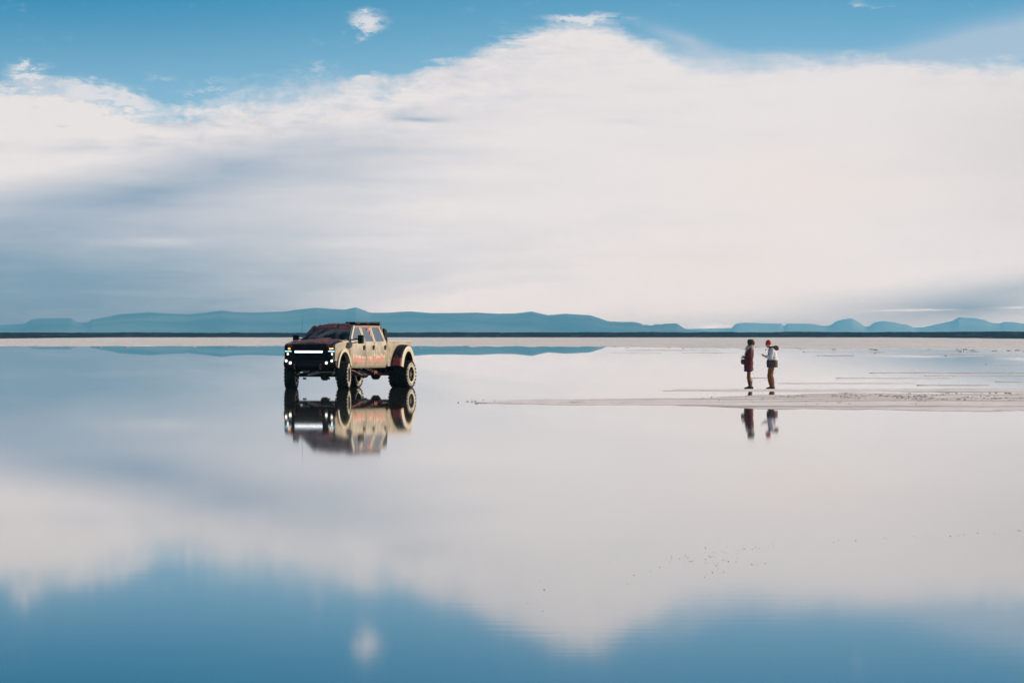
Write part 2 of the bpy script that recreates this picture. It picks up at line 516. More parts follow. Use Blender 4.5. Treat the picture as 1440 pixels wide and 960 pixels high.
def glass(name, tint, mixf, rough=.03):
    m_ = bpy.data.materials.new(name); m_.use_nodes = True
    nt = m_.node_tree; nt.nodes.clear(); T = NT(nt)
    out = T.node('ShaderNodeOutputMaterial')
    tr = T.node('ShaderNodeBsdfTransparent'); tr.inputs[0].default_value = (*tint, 1)
    gl = T.node('ShaderNodeBsdfGlossy'); gl.inputs['Roughness'].default_value = rough
    gl.inputs[0].default_value = (.9, .93, .96, 1)
    fr = T.node('ShaderNodeFresnel'); fr.inputs[0].default_value = 1.5
    f = T.m('MULTIPLY_ADD', fr.outputs[0], 1.0, mixf, clamp=True)
    mx = T.node('ShaderNodeMixShader'); T.put(mx.inputs[0], f)
    nt.links.new(tr.outputs[0], mx.inputs[1]); nt.links.new(gl.outputs[0], mx.inputs[2]); nt.links.new(mx.outputs[0], out.inputs[0])
    MATS[name] = m_
glass('side_glass', (.80, .82, .85), .28)
glass('windshield_glass', (.10, .12, .15), .0)
emis('led_white', (.90, .94, 1.0), 2.4)
emis('lamp_warm', (1.0, .97, .86), 2.2)
emis('led_blue', (.35, .78, 1.0), 3.0)
emis('lamp_amber', (1.0, .30, .015), 2.2)
# people
mat('skin', (.50, .28, .20), .55)
mat('hair_brown', (.030, .013, .008), .7, spec=.2, var_col=(.11, .045, .02), vscale=40, bump=.6, bscale=90)
mat('coat_maroon', (.17, .024, .034), .85, var_col=(.09, .014, .024), vscale=9, bump=.5, bscale=25)
mat('scarf_grey', (.50, .46, .43), .95, var_col=(.34, .31, .30), vscale=14, bump=.8, bscale=40)
mat('legging', (.17, .072, .040), .8, bump=.4, bscale=30)
mat('boot', (.10, .042, .022), .6, bump=.2)
mat('boot_top', (.52, .33, .10), .9, bump=.8, bscale=60)
mat('bag_dark', (.035, .018, .028), .6, var_col=(.12, .03, .05), vscale=12)
mat('blue_cloth', (.02, .04, .085), .85)
mat('white_fleece', (.74, .73, .75), .95, var_col=(.48, .48, .53), vscale=9, bump=.5, bscale=40)
mat('jacket_brown', (.095, .052, .038), .85, var_col=(.06, .035, .028), vscale=12, bump=.4, bscale=30)
mat('fur', (.060, .033, .022), .95, spec=.1, var_col=(.17, .09, .05), vscale=60, bump=1.0, bscale=80)
mat('red_wool', (.50, .032, .045), .95, bump=.8, bscale=90, var_col=(.34, .02, .03), vscale=30)
mat('trousers', (.22, .098, .045), .9, spec=.1, var_col=(.13, .06, .032), vscale=8, bump=.5, bscale=18)
mat('phone_black', (.01, .01, .012), .25)
mat('eye_white', (.7, .7, .7), .3)
mat('mouth_red', (.28, .08, .07), .5)

# ================================================================= THE SETTING
def fbm(x, y, z=0.0, o=4):
    s = 0; a = 1; t = 0
    for i in range(o):
        s += a * noise.noise(Vector((x, y, z + i * 7.3))); t += a
        x *= 2.03; y *= 2.03; a *= .5
    return s / t

def sheet(name, x0, x1, y0, y1, z, m_):
    b = MB()
    ids = [b.vert(p) for p in ((x0, y0, z), (x1, y0, z), (x1, y1, z), (x0, y1, z))]
    b.face(*ids)
    return b.build(name, m_)
tag(sheet('salt_flat', -41000, 41000, -41000, 41000, -.06, MATS['salt_under']), kind='structure')
tag(sheet('water', -41000, 41000, -40990, 40990, 0, MATS['water']), kind='structure')

def interp(pts, x):
    if x <= pts[0][0]: return pts[0][1:]
    for a, b in zip(pts, pts[1:]):
        if x <= b[0]:
            t = (x - a[0]) / (b[0] - a[0])
            return tuple(p + (q - p) * t for p, q in zip(a[1:], b[1:]))
    return pts[-1][1:]

def salt_bar(name, prof, hgt, step_x, nv, seed, rough=.6, rag=.12):
    """low crust rising through the water; prof = (px, y far edge, y near edge)"""
    mid = sum(p[1] + p[2] for p in prof) / (2 * len(prof))
    dm = CAM_H * FPX / (mid - HOR)
    X0 = (prof[0][0] - 720) / FPX * dm; X1 = (prof[-1][0] - 720) / FPX * dm
    nx = max(4, int((X1 - X0) / step_x))
    b = MB()
    def fn(u, v):
        X = X0 + (X1 - X0) * u
        px = 720 + X / dm * FPX
        yt, yb = interp(prof, px)
        df = CAM_H * FPX / (yt - HOR); dn = CAM_H * FPX / (yb - HOR)
        w = df - dn
        df += w * rag * 1.6 * fbm(X * .45, seed, 2) ; dn += w * rag * 1.2 * fbm(X * .6, seed + 9, 5)
        Y = dn + (df - dn) * (v * 1.24 - .12)
        e = min(v * 1.24 - .12, 1 - (v * 1.24 - .12))
        prof_h = math.copysign(min(1, abs(e) * 9) ** .7, e)
        n = fbm(X * 1.3, Y * .22 + seed, 1.7, 5)
        n2 = fbm(X * .25, Y * .05 + seed, 4.7, 3)
        z = hgt * (prof_h * .55 + rough * n + .5 * n2 * (1 if e > 0 else 0)) - (0 if e > 0 else .012)
        z = max(z, -.045)
        return (X, Y, z)
    b.grid(fn, nx, nv)
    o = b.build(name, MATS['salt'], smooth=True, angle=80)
    return tag(o, kind='structure')
salt_bar('salt_bar', [(668, 566, 566.5), (695, 564.8, 567.2), (730, 562, 567.6), (790, 560.8, 569.2), (860, 560.2, 569.8), (940, 559.8, 570.3), (985, 560, 571.5),
                      (1040, 558.5, 575), (1100, 556, 576), (1160, 553.8, 577.5), (1300, 553, 578.5), (1440, 553.8, 578), (1900, 555, 577)], .034, .045, 64, 3.3)
salt_bar('salt_bar', [(930, 549.3, 549.6), (960, 547.6, 549.8), (1060, 546.9, 550.4), (1240, 547, 550.6), (1290, 546.2, 551.2), (1440, 546.5, 552), (1900, 546, 552)], .03, .06, 16, 8.1)
for i, (xa, xb, yy, th) in enumerate([(1223, 1600, 524.2, .8), (1300, 1620, 528.2, .7), (1176, 1340, 531.7, .8), (1400, 1700, 536.4, .9), (1094, 1286, 538.9, .8),
                                      (1386, 1600, 512.2, .7), (1050, 1084, 531.4, .5), (1290, 1390, 541.5, .5)]):
    mxp = (xa + xb) / 2
    salt_bar('salt_bar', [(xa, yy - .05, yy + .15), (xa + 25, yy - th / 2, yy + th / 2), (mxp, yy - th * .6, yy + th * .6), (xb - 25, yy - th / 2, yy + th / 2), (xb, yy - .05, yy + .15)],
             .03, .12, 8, 20.0 + i, rough=.9, rag=.3)
# the far salt shore, a few centimetres above the water
salt_bar('salt_shore', [(-500, 474.2, 486.6), (0, 474.2, 486.6), (120, 474.2, 486.8), (400, 474.2, 486.6), (760, 474.2, 487.0), (840, 474.2, 488), (900, 474.2, 489.5),
                        (1000, 474.2, 490.5), (1100, 474.2, 491.5), (1250, 474.2, 492.5), (1440, 474.2, 493), (1900, 474.2, 493)], .16, .9, 90, 14.2, rough=.5, rag=.05)
for i, (xa, xb, yy, th) in enumerate([(880, 1010, 492.5, 1.0), (960, 1040, 496.2, .6), (1130, 1250, 495, 1.0), (1230, 1420, 496.8, .8), (1330, 1500, 500.5, .6), (860, 930, 496.5, .5), (1150, 1200, 500, .4)]):
    mxp = (xa + xb) / 2
    salt_bar('salt_bar', [(xa, yy - .05, yy + .1), (mxp, yy - th * .5, yy + th * .5), (xb, yy - .05, yy + .1)], .05, .4, 8, 40.0 + i, rough=1.2, rag=.3)

# rough broken crust on the long bar: too many lumps to count
def crust():
    rnd = random.Random(5)
    b = MB()
    def lump(X, Y, z, s, h):
        n = rnd.randint(5, 7)
        a0 = rnd.random() * 6
        tilt = rnd.uniform(-.4, .4)
        top = []; bot = []
        for i in range(n):
            a = a0 + i * 2 * PI / n
            r = s * rnd.uniform(.6, 1.1)
            bot.append(b.vert((X + math.cos(a) * r, Y + math.sin(a) * r * 2.2, z - .02)))
            top.append(b.vert((X + math.cos(a) * r * .75, Y + math.sin(a) * r * 1.6, z + h * rnd.uniform(.6, 1.1) + math.cos(a) * tilt * h)))
        b.face(*top)
        for i in range(n):
            b.face(bot[i], bot[(i + 1) % n], top[(i + 1) % n], top[i])
    for k in range(1500):
        px = rnd.triangular(1080, 1600, 1250)
        py = rnd.gauss(558.5, 3.0) if px > 1180 else rnd.gauss(557.5, 1.0)
        if k % 12 == 0: px = rnd.uniform(980, 1500); py = rnd.uniform(558, 570)
        # gathered in clusters
        if noise.noise(Vector((px * .022, py * .42, 2.2))) < .06 and k % 12: continue
        g = ground(px, max(553, min(577, py)))
        s = rnd.uniform(.02, .075) * rnd.choice((.6, 1, 1.4))
        lump(g.x, g.y, .008, s, rnd.uniform(.008, .030) * (1.2 if 555 < py < 564 else .7))
    for k in range(120):
        px = rnd.uniform(640, 1010); f = (px - 640) / 370
        g = ground(px, rnd.uniform(562.5, 568)); lump(g.x, g.y, .006, rnd.uniform(.015, .05), rnd.uniform(.006, .016))
    for k in range(80):   # far shore: dark specks along the waterline
        px = rnd.uniform(0, 1440)
        e = 487.2 if px < 850 else 487.5 + (px - 850) / 590 * 6
        g = ground(px, e + rnd.gauss(0, .9))
        lump(g.x, g.y, .0, rnd.uniform(.12, .5), rnd.uniform(.03, .09))
    o = b.build('salt_crust', MATS['crust'])
    tag(o, 'rough broken brown salt crust scattered along the low salt bars', 'salt crust', kind='stuff')
crust()

# crumbs of salt standing out of the near water
def crumbs():
    rnd = random.Random(11)
    b = MB()
    def crumb(px, py, s):
        g = ground(px, py)
        n = 5; a0 = rnd.random() * 6
        ring = [b.vert((g.x + math.cos(a0 + i * 2 * PI / n) * s * rnd.uniform(.6, 1.2), g.y + math.sin(a0 + i * 2 * PI / n) * s * rnd.uniform(.8, 2), -.004)) for i in range(n)]
        t = b.vert((g.x + s * .2, g.y, s * rnd.uniform(.35, .7)))
        for i in range(n): b.face(ring[i], ring[(i + 1) % n], t)
    for k in range(80): crumb(rnd.gauss(1005, 26), rnd.gauss(785, 9), rnd.uniform(.004, .0115))
    for k in range(14): crumb(rnd.gauss(1055, 14), rnd.gauss(770, 2), rnd.uniform(.004, .012))
    for k in range(60): crumb(rnd.uniform(720, 1000), rnd.uniform(758, 840), rnd.uniform(.003, .010))
    for k in range(26):
        px = rnd.uniform(1080, 1440); crumb(px, 766 - (px - 1080) * .055 + rnd.gauss(0, 1.6), rnd.uniform(.006, .014))
    for k in range(20): crumb(rnd.uniform(640, 780), rnd.uniform(770, 860), rnd.uniform(.003, .009))
    o = b.build('salt_crumbs', MATS['crust'])
    tag(o, 'tiny dark salt crumbs standing out of the shallow water', 'salt crumbs', kind='stuff')
crumbs()

# dark low shore beyond the salt
def shoreline():
    b = MB()
    X0, X1 = -620, 620
    def fn(u, v):
        X = X0 + (X1 - X0) * u
        px = 720 + X / 2690 * FPX
        top = 2.35 + .55 * fbm(X * .011, 1.3, 0, 3) + .42 * fbm(X * .06, 4.4, 0, 4) + .22 * fbm(X * .5, 2.2, 0, 3)
        if px > 950: top += .42 * min(1, (px - 950) / 150)
        rise = [-.05, .35, .72, .92, 1.0, .95, .9, -.05][round(v * 7)]
        Y = [2672, 2676, 2684, 2694, 2706, 2730, 2800, 2810][round(v * 7)]
        z = top * rise + (.15 * fbm(X * .8, Y * .3, 3, 3) if 0 < v < 1 else 0)
        return (X, Y + 8 * fbm(X * .02, 8.8, 0, 3), z)
    b.grid(fn, 1400, 7)
    tag(b.build('shoreline', MATS['scrub'], smooth=False), kind='structure')
shoreline()

# ranges of hills
def hills(name, prof, dist, depth, seed, x_lo, x_hi):
    b = MB()
    n = int((x_hi - x_lo) / 2.0)
    def fn(u, v):
        px = x_lo + (x_hi - x_lo) * u
        yy = interp(prof, px)[0]
        H = (HOR - yy) / FPX * dist + CAM_H
        H += .35 * fbm(px * .12, seed, 0, 3) * dist / 14000 * min(1, H / 20)
        X = (px - 720) / FPX * dist
        t = v * 2 - 1                                  # -1 front foot, 0 crest, 1 back foot
        sp = (1 - abs(t)) ** .55
        ridge = 1 + .28 * fbm(X * .004, t * 1.5 + seed, 2, 4) * (abs(t) ** .5) * (1 - abs(t)) * 2
        z = (H + 1.0) * sp * ridge - 1.0
        if t == 0: z = H
        return (X * (1 + t * depth / dist), dist + t * depth, z)
    b.grid(fn, n, 12)
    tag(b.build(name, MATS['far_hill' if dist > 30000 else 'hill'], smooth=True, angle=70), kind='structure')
LEFT = [(-900, 462), (-600, 458), (-420, 452), (-250, 456), (-120, 458.5), (0, 457), (35, 455), (45, 448.8), (60, 447), (100, 447.2), (108, 452.8), (118, 453.5), (127, 452), (128, 449), (150, 445.5), (170, 441.5), (190, 440.3), (210, 439), (240, 441), (265, 442),
        (290, 439.5), (312, 436.6), (330, 439), (360, 439.4), (385, 438.5), (400, 437.8), (420, 435), (445, 432.6), (465, 434.2), (485, 435.2), (500, 432), (512, 436), (520, 439.5), (545, 439.7),
        (575, 437.6), (605, 440), (640, 440), (670, 439.4), (700, 441), (725, 440.5), (748, 437.8), (770, 443), (795, 441), (830, 443), (845, 448), (855, 451.5), (880, 452.8), (890, 452.3),
        (900, 454.5), (903, 456), (906, 457.3), (909, 455.6), (912, 457.4), (919, 457.6), (921, 455.6), (928, 455.7), (930, 457), (933, 455), (952, 454.5), (958, 459), (966, 463.6), (1000, 466.5), (1040, 468.3)]
RIGHT = [(900, 467.5), (975, 464), (1000, 463.4), (1028, 462.6), (1033, 456), (1038, 454.3), (1050, 453.5), (1075, 454.5), (1099, 455), (1101, 458), (1104, 458), (1106, 454.7), (1140, 455), (1160, 458.5), (1168, 457), (1175, 452), (1185, 449), (1198, 447.3),
         (1207, 452.5), (1217, 459.5), (1222, 458.5), (1230, 453), (1243, 451), (1262, 453.8), (1268, 456), (1275, 456), (1287, 461.5), (1300, 459.8), (1318, 455.6), (1338, 451.6), (1349, 445.6), (1356, 446.6), (1370, 447), (1385, 450),
         (1395, 454), (1407, 454.8), (1410, 452.6), (1425, 452.8), (1440, 455), (1520, 450), (1640, 447), (1760, 455), (1900, 452), (2100, 460), (2300, 466)]
hills('hills', LEFT, 24000, 1500, 2.4, -860, 1040)
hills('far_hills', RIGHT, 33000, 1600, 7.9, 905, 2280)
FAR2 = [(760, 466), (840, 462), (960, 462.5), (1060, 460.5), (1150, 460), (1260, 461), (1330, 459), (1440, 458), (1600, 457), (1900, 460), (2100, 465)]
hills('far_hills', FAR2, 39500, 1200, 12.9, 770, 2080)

# ================================================================= THE TRUCK
TH = R(20.2)
YT = 205.0
T0 = Vector(((447 - 720) / FPX * YT, YT + .3, 0))
truck = empty('pickup_truck', T0, -(PI / 2 + TH))
tag(truck, 'lifted tan six door pickup truck with a lit light bar, parked in shallow water', 'truck')
def P(b, name, m_, parent=None, **kw):
    return b.build(name, MATS[m_] if isinstance(m_, str) else [MATS[k] for k in m_], parent or truck, **kw)

def side_y(z):
    pts = [(.70, .93), (.78, .965), (.95, .995), (1.25, 1.005), (1.5, .995), (1.64, .98), (1.70, .955), (2.20, .775), (2.26, .745), (2.4, .7)]
    return interp(pts, z)[0]
def side_quad(b, s, xb0, xb1, z0, xt0, xt1, z1, off=0, th=.035, nz=6, nx=1):
    """panel following the body side; x given as distance behind the front axle"""
    def f(o):
        def g(u, v):
            z = z0 + (z1 - z0) * v
            L = (xb0 + (xb1 - xb0) * u) * (1 - v) + (xt0 + (xt1 - xt0) * u) * v
            return (-L, s * (side_y(z) + o), z)
        return g
    b.slab(f(off), f(off - th), nx, nz)
    return b
def arc(cx, cz, r, a0, a1, n):
    return [(cx + math.cos(R(a0 + (a1 - a0) * i / n)) * r, cz + math.sin(R(a0 + (a1 - a0) * i / n)) * r) for i in range(n + 1)]

DOORS = [(.62, 2.125), (2.155, 3.055), (3.085, 4.22)]
WIN = [  # bottom front, bottom rear, z bottom, top front, top rear
    (.98, 2.03, 1.74, 1.47, 2.02, 2.2), (2.22, 3.00, 1.70, 2.27, 2.98, 2.2), (3.22, 4.06, 1.70, 3.25, 3.96, 2.2)]
for s in (1, -1):
    for k, ((a, b_), w) in enumerate(zip(DOORS, WIN)):
        d = MB(); side_quad(d, s, a, b_, .80, a, b_, 1.66, nz=10, nx=3)
        door = P(d, 'door', 'tan_wrap', smooth=True)
        # window with its frame
        g = MB(); side_quad(g, s, w[0], w[1], w[2], w[3], w[4], w[5], off=-.012, th=.008, nz=5, nx=2)
        P(g, 'window', 'side_glass', door, smooth=True)
        f = MB()
        side_quad(f, s, a + (.0 if k else .12), b_, 1.663, a + (.0 if k else .2), b_, w[2], nz=2)
        side_quad(f, s, a if k else w[0] - .14, w[0], w[2] + .001, (a if k else w[3] - .06), w[3], w[5], nz=5)
        side_quad(f, s, w[1], b_, w[2] + .001, w[4], b_ if k < 2 else 4.06, w[5], nz=5)
        side_quad(f, s, (a if k else w[3] - .06), b_ if k < 2 else 4.06, w[5] + .001, (a if k else w[3]), b_ if k < 2 else 4.05, 2.235, nz=2)
        P(f, 'window_frame', 'tan_wrap', door, smooth=True)
        h = MB()
        xh = b_ - .16
        h.box((-xh, s * 1.012, 1.47), (.13, .02, .15)); h.box((-xh, s * 1.030, 1.50), (.12, .02, .03)); h.box((-xh - .02, s * 1.014, 1.555), (.05, .02, .03))
        P(h, 'handle', 'black_plastic', door)
    r = MB(); side_quad(r, s, .62, 4.26, .745, .60, 4.24, .792, off=-.015, th=.06, nz=2)
    P(r, 'rocker_panel', 'tan_wrap', smooth=True)
    # inner black shell behind the gaps
    q = MB(); side_quad(q, s, .55, 4.27, .76, .55, 4.24, 1.66, off=-.05, th=.02, nz=6)
    P(q, 'door_jamb', 'seam')
    # rear cab corner
    c = MB(); side_quad(c, s, 4.075, 4.24, 1.66, 4.065, 4.19, 2.2, nz=5); side_quad(c, s, 4.235, 4.262, .80, 4.235, 4.262, 1.66, nz=5, off=-.004)
    side_quad(c, s, 4.065, 4.19, 2.201, 4.06, 4.15, 2.235, nz=2)
    P(c, 'cab_corner', 'tan_wrap', smooth=True)
    # front fender with arch
    poly = [(.80, 1.02), (.62, .94)] + [(x_ * .78, z_) for x_, z_ in arc(0, .56, .77, 30, 158, 16)] + [(-.60, .84), (-.60, 1.655), (-.30, 1.69), (.1, 1.68), (.45, 1.655), (.68, 1.62), (.80, 1.55)]
    fn_ = MB(); fn_.prism(poly, s * .88, s * .985)
    P(fn_, 'front_fender', 'tan_wrap' if s > 0 else 'black_paint', bevel=.012)  # right side black: its shade goes into the colour
    # rounded fender shoulder up to the hood
    def sh(o):
        def g(u, v):
            x = .76 - 1.38 * u
            a = v * PI / 2
            zt = 1.55 + .10 * min(1, u * 2.4) + .04 * u
            return (x, s * (.84 + (.14 + o) * math.cos(a)), zt + (.075 + o) * math.sin(a) - (.03 if u < .08 else 0))
        return g
    fs = MB(); fs.slab(sh(0), sh(-.02), 12, 6)
    fo = P(fs, 'fender_top', ('tan_wrap', 'black_paint') if s > 0 else 'maroon', smooth=True)
    if s > 0:
        for p_ in fo.data.polygons: p_.material_index = 1 if p_.center.x > .22 - (p_.center.y - .84) * 1.2 else 0
    fl = MB()
    o_ = [(x_ * .80, z_) for x_, z_ in arc(0, .56, .87, 14, 160, 20)]; i_ = [(x_ * .77, z_) for x_, z_ in arc(0, .56, .765, 14, 160, 20)]
    fl.prism(o_ + i_[::-1], s * .98, s * 1.05)
    P(fl, 'fender_flare', 'tan_edge' if s > 0 else 'black_paint', bevel=.02)  # right flare likewise dark, shade painted in
    v_ = MB(); v_.prism([(-.22, 1.50), (-.56, 1.44), (-.60, 1.62), (-.36, 1.67)], s * 1.001, s * 1.02)
    P(v_, 'side_vent', 'black_plastic')
    wl = MB(); wl.prism([(x_ * .86, z_) for x_, z_ in arc(0, .56, .80, 5, 175, 14) + arc(0, .56, .78, 175, 5, 14)], s * .35, s * .90)
    P(wl, 'wheel_liner', 'black_plastic')
    # bed side with arch
    bx0, bx1, rx = -4.30, -6.74, -5.62
    poly = [(bx0, .86), (bx0, 1.70), (bx1, 1.70), (bx1, .92), (-6.62, .88)] + arc(rx, .56, .80, 156, 24, 16)[0:] + [(-4.95, .88), (-4.70, .80), (-4.36, .78)]
    bs_ = MB(); bs_.prism(poly, s * .92, s * .992)
    P(bs_, 'bed_side', 'tan_wrap', bevel=.012)
    cr = MB(); cr.box((-5.52, s * .996, 1.585), (2.42, .014, .012)); cr.box((-5.52, s * .955, 1.708), (2.44, .10, .03))
    P(cr, 'bed_rail', 'tan_edge', bevel=.005)
    # big rear flare
    n = 22
    def ell(u, k_f, k_r, kz, z0=.56, a0=14, a1=158):
        a_ = R(a0 + (a1 - a0) * u); c_ = math.cos(a_)
        return (rx + c_ * (k_f if c_ > 0 else k_r), z0 + math.sin(a_) * kz)
    def fl_out(u, v):          # v: from bed side out to the lip
        w = math.sin(v * PI / 2) ** .8
        x_, z_ = ell(u, .98 - .22 * v, .84 - .14 * v, 1.03 - .06 * v ** 2)
        return (x_, s * (.985 + .335 * w), z_)
    rf = MB(); rf.grid(fl_out, n, 6)
    def lip(u, v):
        x_, z_ = ell(u, .76 - .23 * v, .70 - .18 * v, .97 - .19 * v)
        return (x_, s * (1.32 + .012 * math.sin(v * PI)), z_)
    rf.grid(lip, n, 3)
    rf.grid(lambda u, v: (lip(u, 1)[0], s * (1.32 - .34 * v), lip(u, 1)[2]), n, 2)
    ob = P(rf, 'rear_flare', ('black_paint', 'tan_edge'), smooth=True, angle=50)
    nf = n * 6
    for i_f, p_ in enumerate(ob.data.polygons):
        p_.material_index = 1 if nf <= i_f < nf + n * 3 else 0
    dc = MB(); dc.grid(lambda u, v: tuple(Vector(fl_out(.0 + .13 * u, .06 + .86 * v)) + Vector((.012, 0, 0))), 6, 4)
    P(dc, 'flare_decal', 'red_decal')
    ml = MB(); ml.box((rx + .86, s * 1.17, 1.16), (.03, .07, .03)); P(ml, 'marker_lamp', 'red_paint')
    wl = MB(); wl.prism(arc(rx, .56, .84, 0, 180, 14) + arc(rx, .56, .82, 180, 0, 14), s * .3, s * .93)
    P(wl, 'wheel_liner', 'black_plastic')
    # A pillar
    ap = MB(); ap.beam((-.80, s * .925, 1.76), (-1.50, s * .755, 2.235), .07, .10, up=(0, s, .3)); ap.beam((-1.50, s * .755, 2.235), (-1.62, s * .745, 2.255), .07, .08)
    P(ap, 'windshield_pillar', 'tan_edge' if s > 0 else 'maroon', bevel=.012)
    # tow mirror
    mr = MB(); mr.box((-.98, s * 1.27, 1.78), (.14, .20, .31))
    mo = P(mr, 'mirror', 'black_plastic', bevel=.03)
    ma = MB(); ma.tube([(-.90, s * .95, 1.76), (-.95, s * 1.1, 1.80), (-.98, s * 1.22, 1.80)], .022); ma.tube([(-.90, s * .96, 1.64), (-.95, s * 1.1, 1.67), (-.98, s * 1.22, 1.68)], .018)
    P(ma, 'mirror_arm', 'black_plastic', mo)
    mg = MB(); mg.box((-1.055, s * 1.27, 1.78), (.006, .16, .26)); P(mg, 'mirror_glass', 'glint_chrome', mo)

# windshield
def roofz(x, y):
    k = max(0, min(1, (x + 1.95) / .45))
    return 2.235 + (.135 - .055 * k * k) * (1 - min(1, abs(y) / .775) ** 2.4)
def ws(u, v, off=0):
    hw = .885 * (1 - v) + .715 * v
    y = u * hw
    xb = -.60 - .20 * u * u; xt = -1.50 - .07 * u * u
    zb = 1.80 - .01 * u * u; zt = roofz(-1.52, y) - .005
    vv = v + .06 * math.sin(PI * v)
    p = Vector((xb + (xt - xb) * v, y, zb + (zt - zb) * vv))
    return p + Vector((.47, 0, .88)) * off
b = MB(); b.grid(lambda u, v: ws(u * 2 - 1, v), 14, 8)
windshield = P(b, 'windshield', 'windshield_glass', smooth=True)
b = MB(); b.grid(lambda u, v: ws(u * 1.96 - .98, .70 + .28 * v, .004), 14, 2)
mat('banner_dark', (.015, .005, .010), .5)
P(b, 'banner', 'banner_dark', windshield)
def text_mesh(body, fn, name, m_, parent, size=1.0, shear=0.0, bold=0.0, width=None):
    cu = bpy.data.curves.new(name, 'FONT'); cu.body = body; cu.size = size; cu.shear = shear; cu.offset = bold
    tmp = bpy.data.objects.new(name, cu); C.objects.link(tmp)
    dg = bpy.context.evaluated_depsgraph_get()
    me = bpy.data.meshes.new_from_object(tmp.evaluated_get(dg))
    bpy.data.objects.remove(tmp)
    xs = [v.co.x for v in me.vertices]; ys = [v.co.y for v in me.vertices]
    x0, x1, y0, y1 = min(xs), max(xs), min(ys), max(ys)
    for v in me.vertices:
        v.co = fn((v.co.x - x0) / (x1 - x0), (v.co.y - y0) / (y1 - y0))
    me.name = name
    me.materials.clear(); me.materials.append(MATS[m_])
    o = bpy.data.objects.new(name, me); C.objects.link(o); o.parent = parent
    return o
# the viewer in front reads from the truck's right to its left
text_mesh('PLATENUM  BAGS', lambda u, v: ws(-.88 + 1.80 * u, .715 + .23 * v, .010), 'banner_lettering', 'banner_red', windshield, bold=.012)
b = MB(); b.tube([ws(-.75 + i * .17, .03, .02) for i in range(5)], .008); b.tube([ws(.0 + i * .17, .03, .02) for i in range(5)], .008)
P(b, 'wiper', 'black_plastic', windshield)

# roof, hood, cowl
b = MB()
b.slab(lambda u, v: (-1.49 - 2.70 * u, (v * 2 - 1) * .775, roofz(-1.49 - 2.70 * u, (v * 2 - 1) * .775)),
       lambda u, v: (-1.49 - 2.70 * u, (v * 2 - 1) * .765, roofz(-1.49 - 2.70 * u, (v * 2 - 1) * .775) - .03), 12, 14)
roof = P(b, 'roof', 'maroon', smooth=True)
b = MB()
for s in (1, -1): b.tube([(-1.50, s * .755, 2.238), (-2.2, s * .768, 2.248), (-4.16, s * .768, 2.245)], .018, n=6)
P(b, 'drip_rail', 'tan_edge', roof)
b = MB(); b.box((-2.95, .57, 2.385), (2.5, .34, .045)); b.box((-1.74, .57, 2.39), (.10, .36, .05)); b.box((-4.16, .57, 2.39), (.10, .36, .05))
for x in (-2.0, -3.0, -4.0): b.box((x, .57, 2.35), (.06, .28, .06))
P(b, 'roof_awning', 'black_plastic', bevel=.006)
for y in (-.56, -.19, .0, .19, .56):
    b = MB(); b.box((-1.60, y, roofz(-1.60, y) + .018), (.10, .055, .04), taper=.7); P(b, 'clearance_lamp', 'amber_off', roof)
def hood(u, v, o=0):
    x = .80 - 1.50 * u; y = (v * 2 - 1) * (.84 + .04 * u)
    t = abs(v * 2 - 1)
    z = 1.615 + .20 * u ** .75 - .035 * t ** 2 - .055 * max(0, 1 - u * 9) ** 2
    bul = .035 * max(0, min(1, (t - .34) / -.06)) + .02 * math.exp(-((t - .60) / .07) ** 2)
    return (x, y, z + bul * min(1, u * 6) + o)
b = MB(); b.slab(lambda u, v: hood(u, v), lambda u, v: hood(u, v, -.04), 14, 28)
P(b, 'hood', 'maroon', smooth=True, angle=50)
b = MB(); b.box((-.66, 0, 1.79), (.22, 1.66, .03)); P(b, 'cowl', 'black_plastic')
b = MB(); b.tube([(-.42, -.80, 1.74), (-.43, -.80, 2.15), (-.44, -.80, 2.62)], [.006, .005, .003], n=6); b.tube([(-.42, -.80, 1.72), (-.42, -.80, 1.79)], .016, n=6)
P(b, 'antenna', 'black_plastic')

# front end
b = MB(); b.prism([(.62, 1.04), (.80, 1.04), (.84, 1.32), (.80, 1.56), (.74, 1.60), (.62, 1.60)], -.70, .70)
P(b, 'grille_surround', 'black_paint', bevel=.015)
b = MB()
for k in range(9):
    z = 1.075 + k * .055
    x = .845 if 1.2 < z < 1.45 else .825
    b.box((x, 0, z), (.018, 1.28, .016))
for k in range(40):
    y = -.62 + k * 1.24 / 39
    b.box((.838, y, 1.29), (.012, .008, .46))
P(b, 'grille_mesh', 'black_paint')['kind'] = 'stuff'
b = MB(); b.box((.87, 0, 1.335), (.07, 1.12, .10)); lb = P(b, 'light_bar', 'black_plastic', bevel=.008)
b = MB()
for k in range(20): b.box((.908, -.513 + k * .054, 1.335), (.012, .051, .070))
P(b, 'light_bar_lens', 'led_white', lb)['kind'] = 'stuff'
b = MB(); b.box((.80, 0, 1.585), (.05, 1.36, .07)); P(b, 'hood_lip', 'black_paint', bevel=.015)
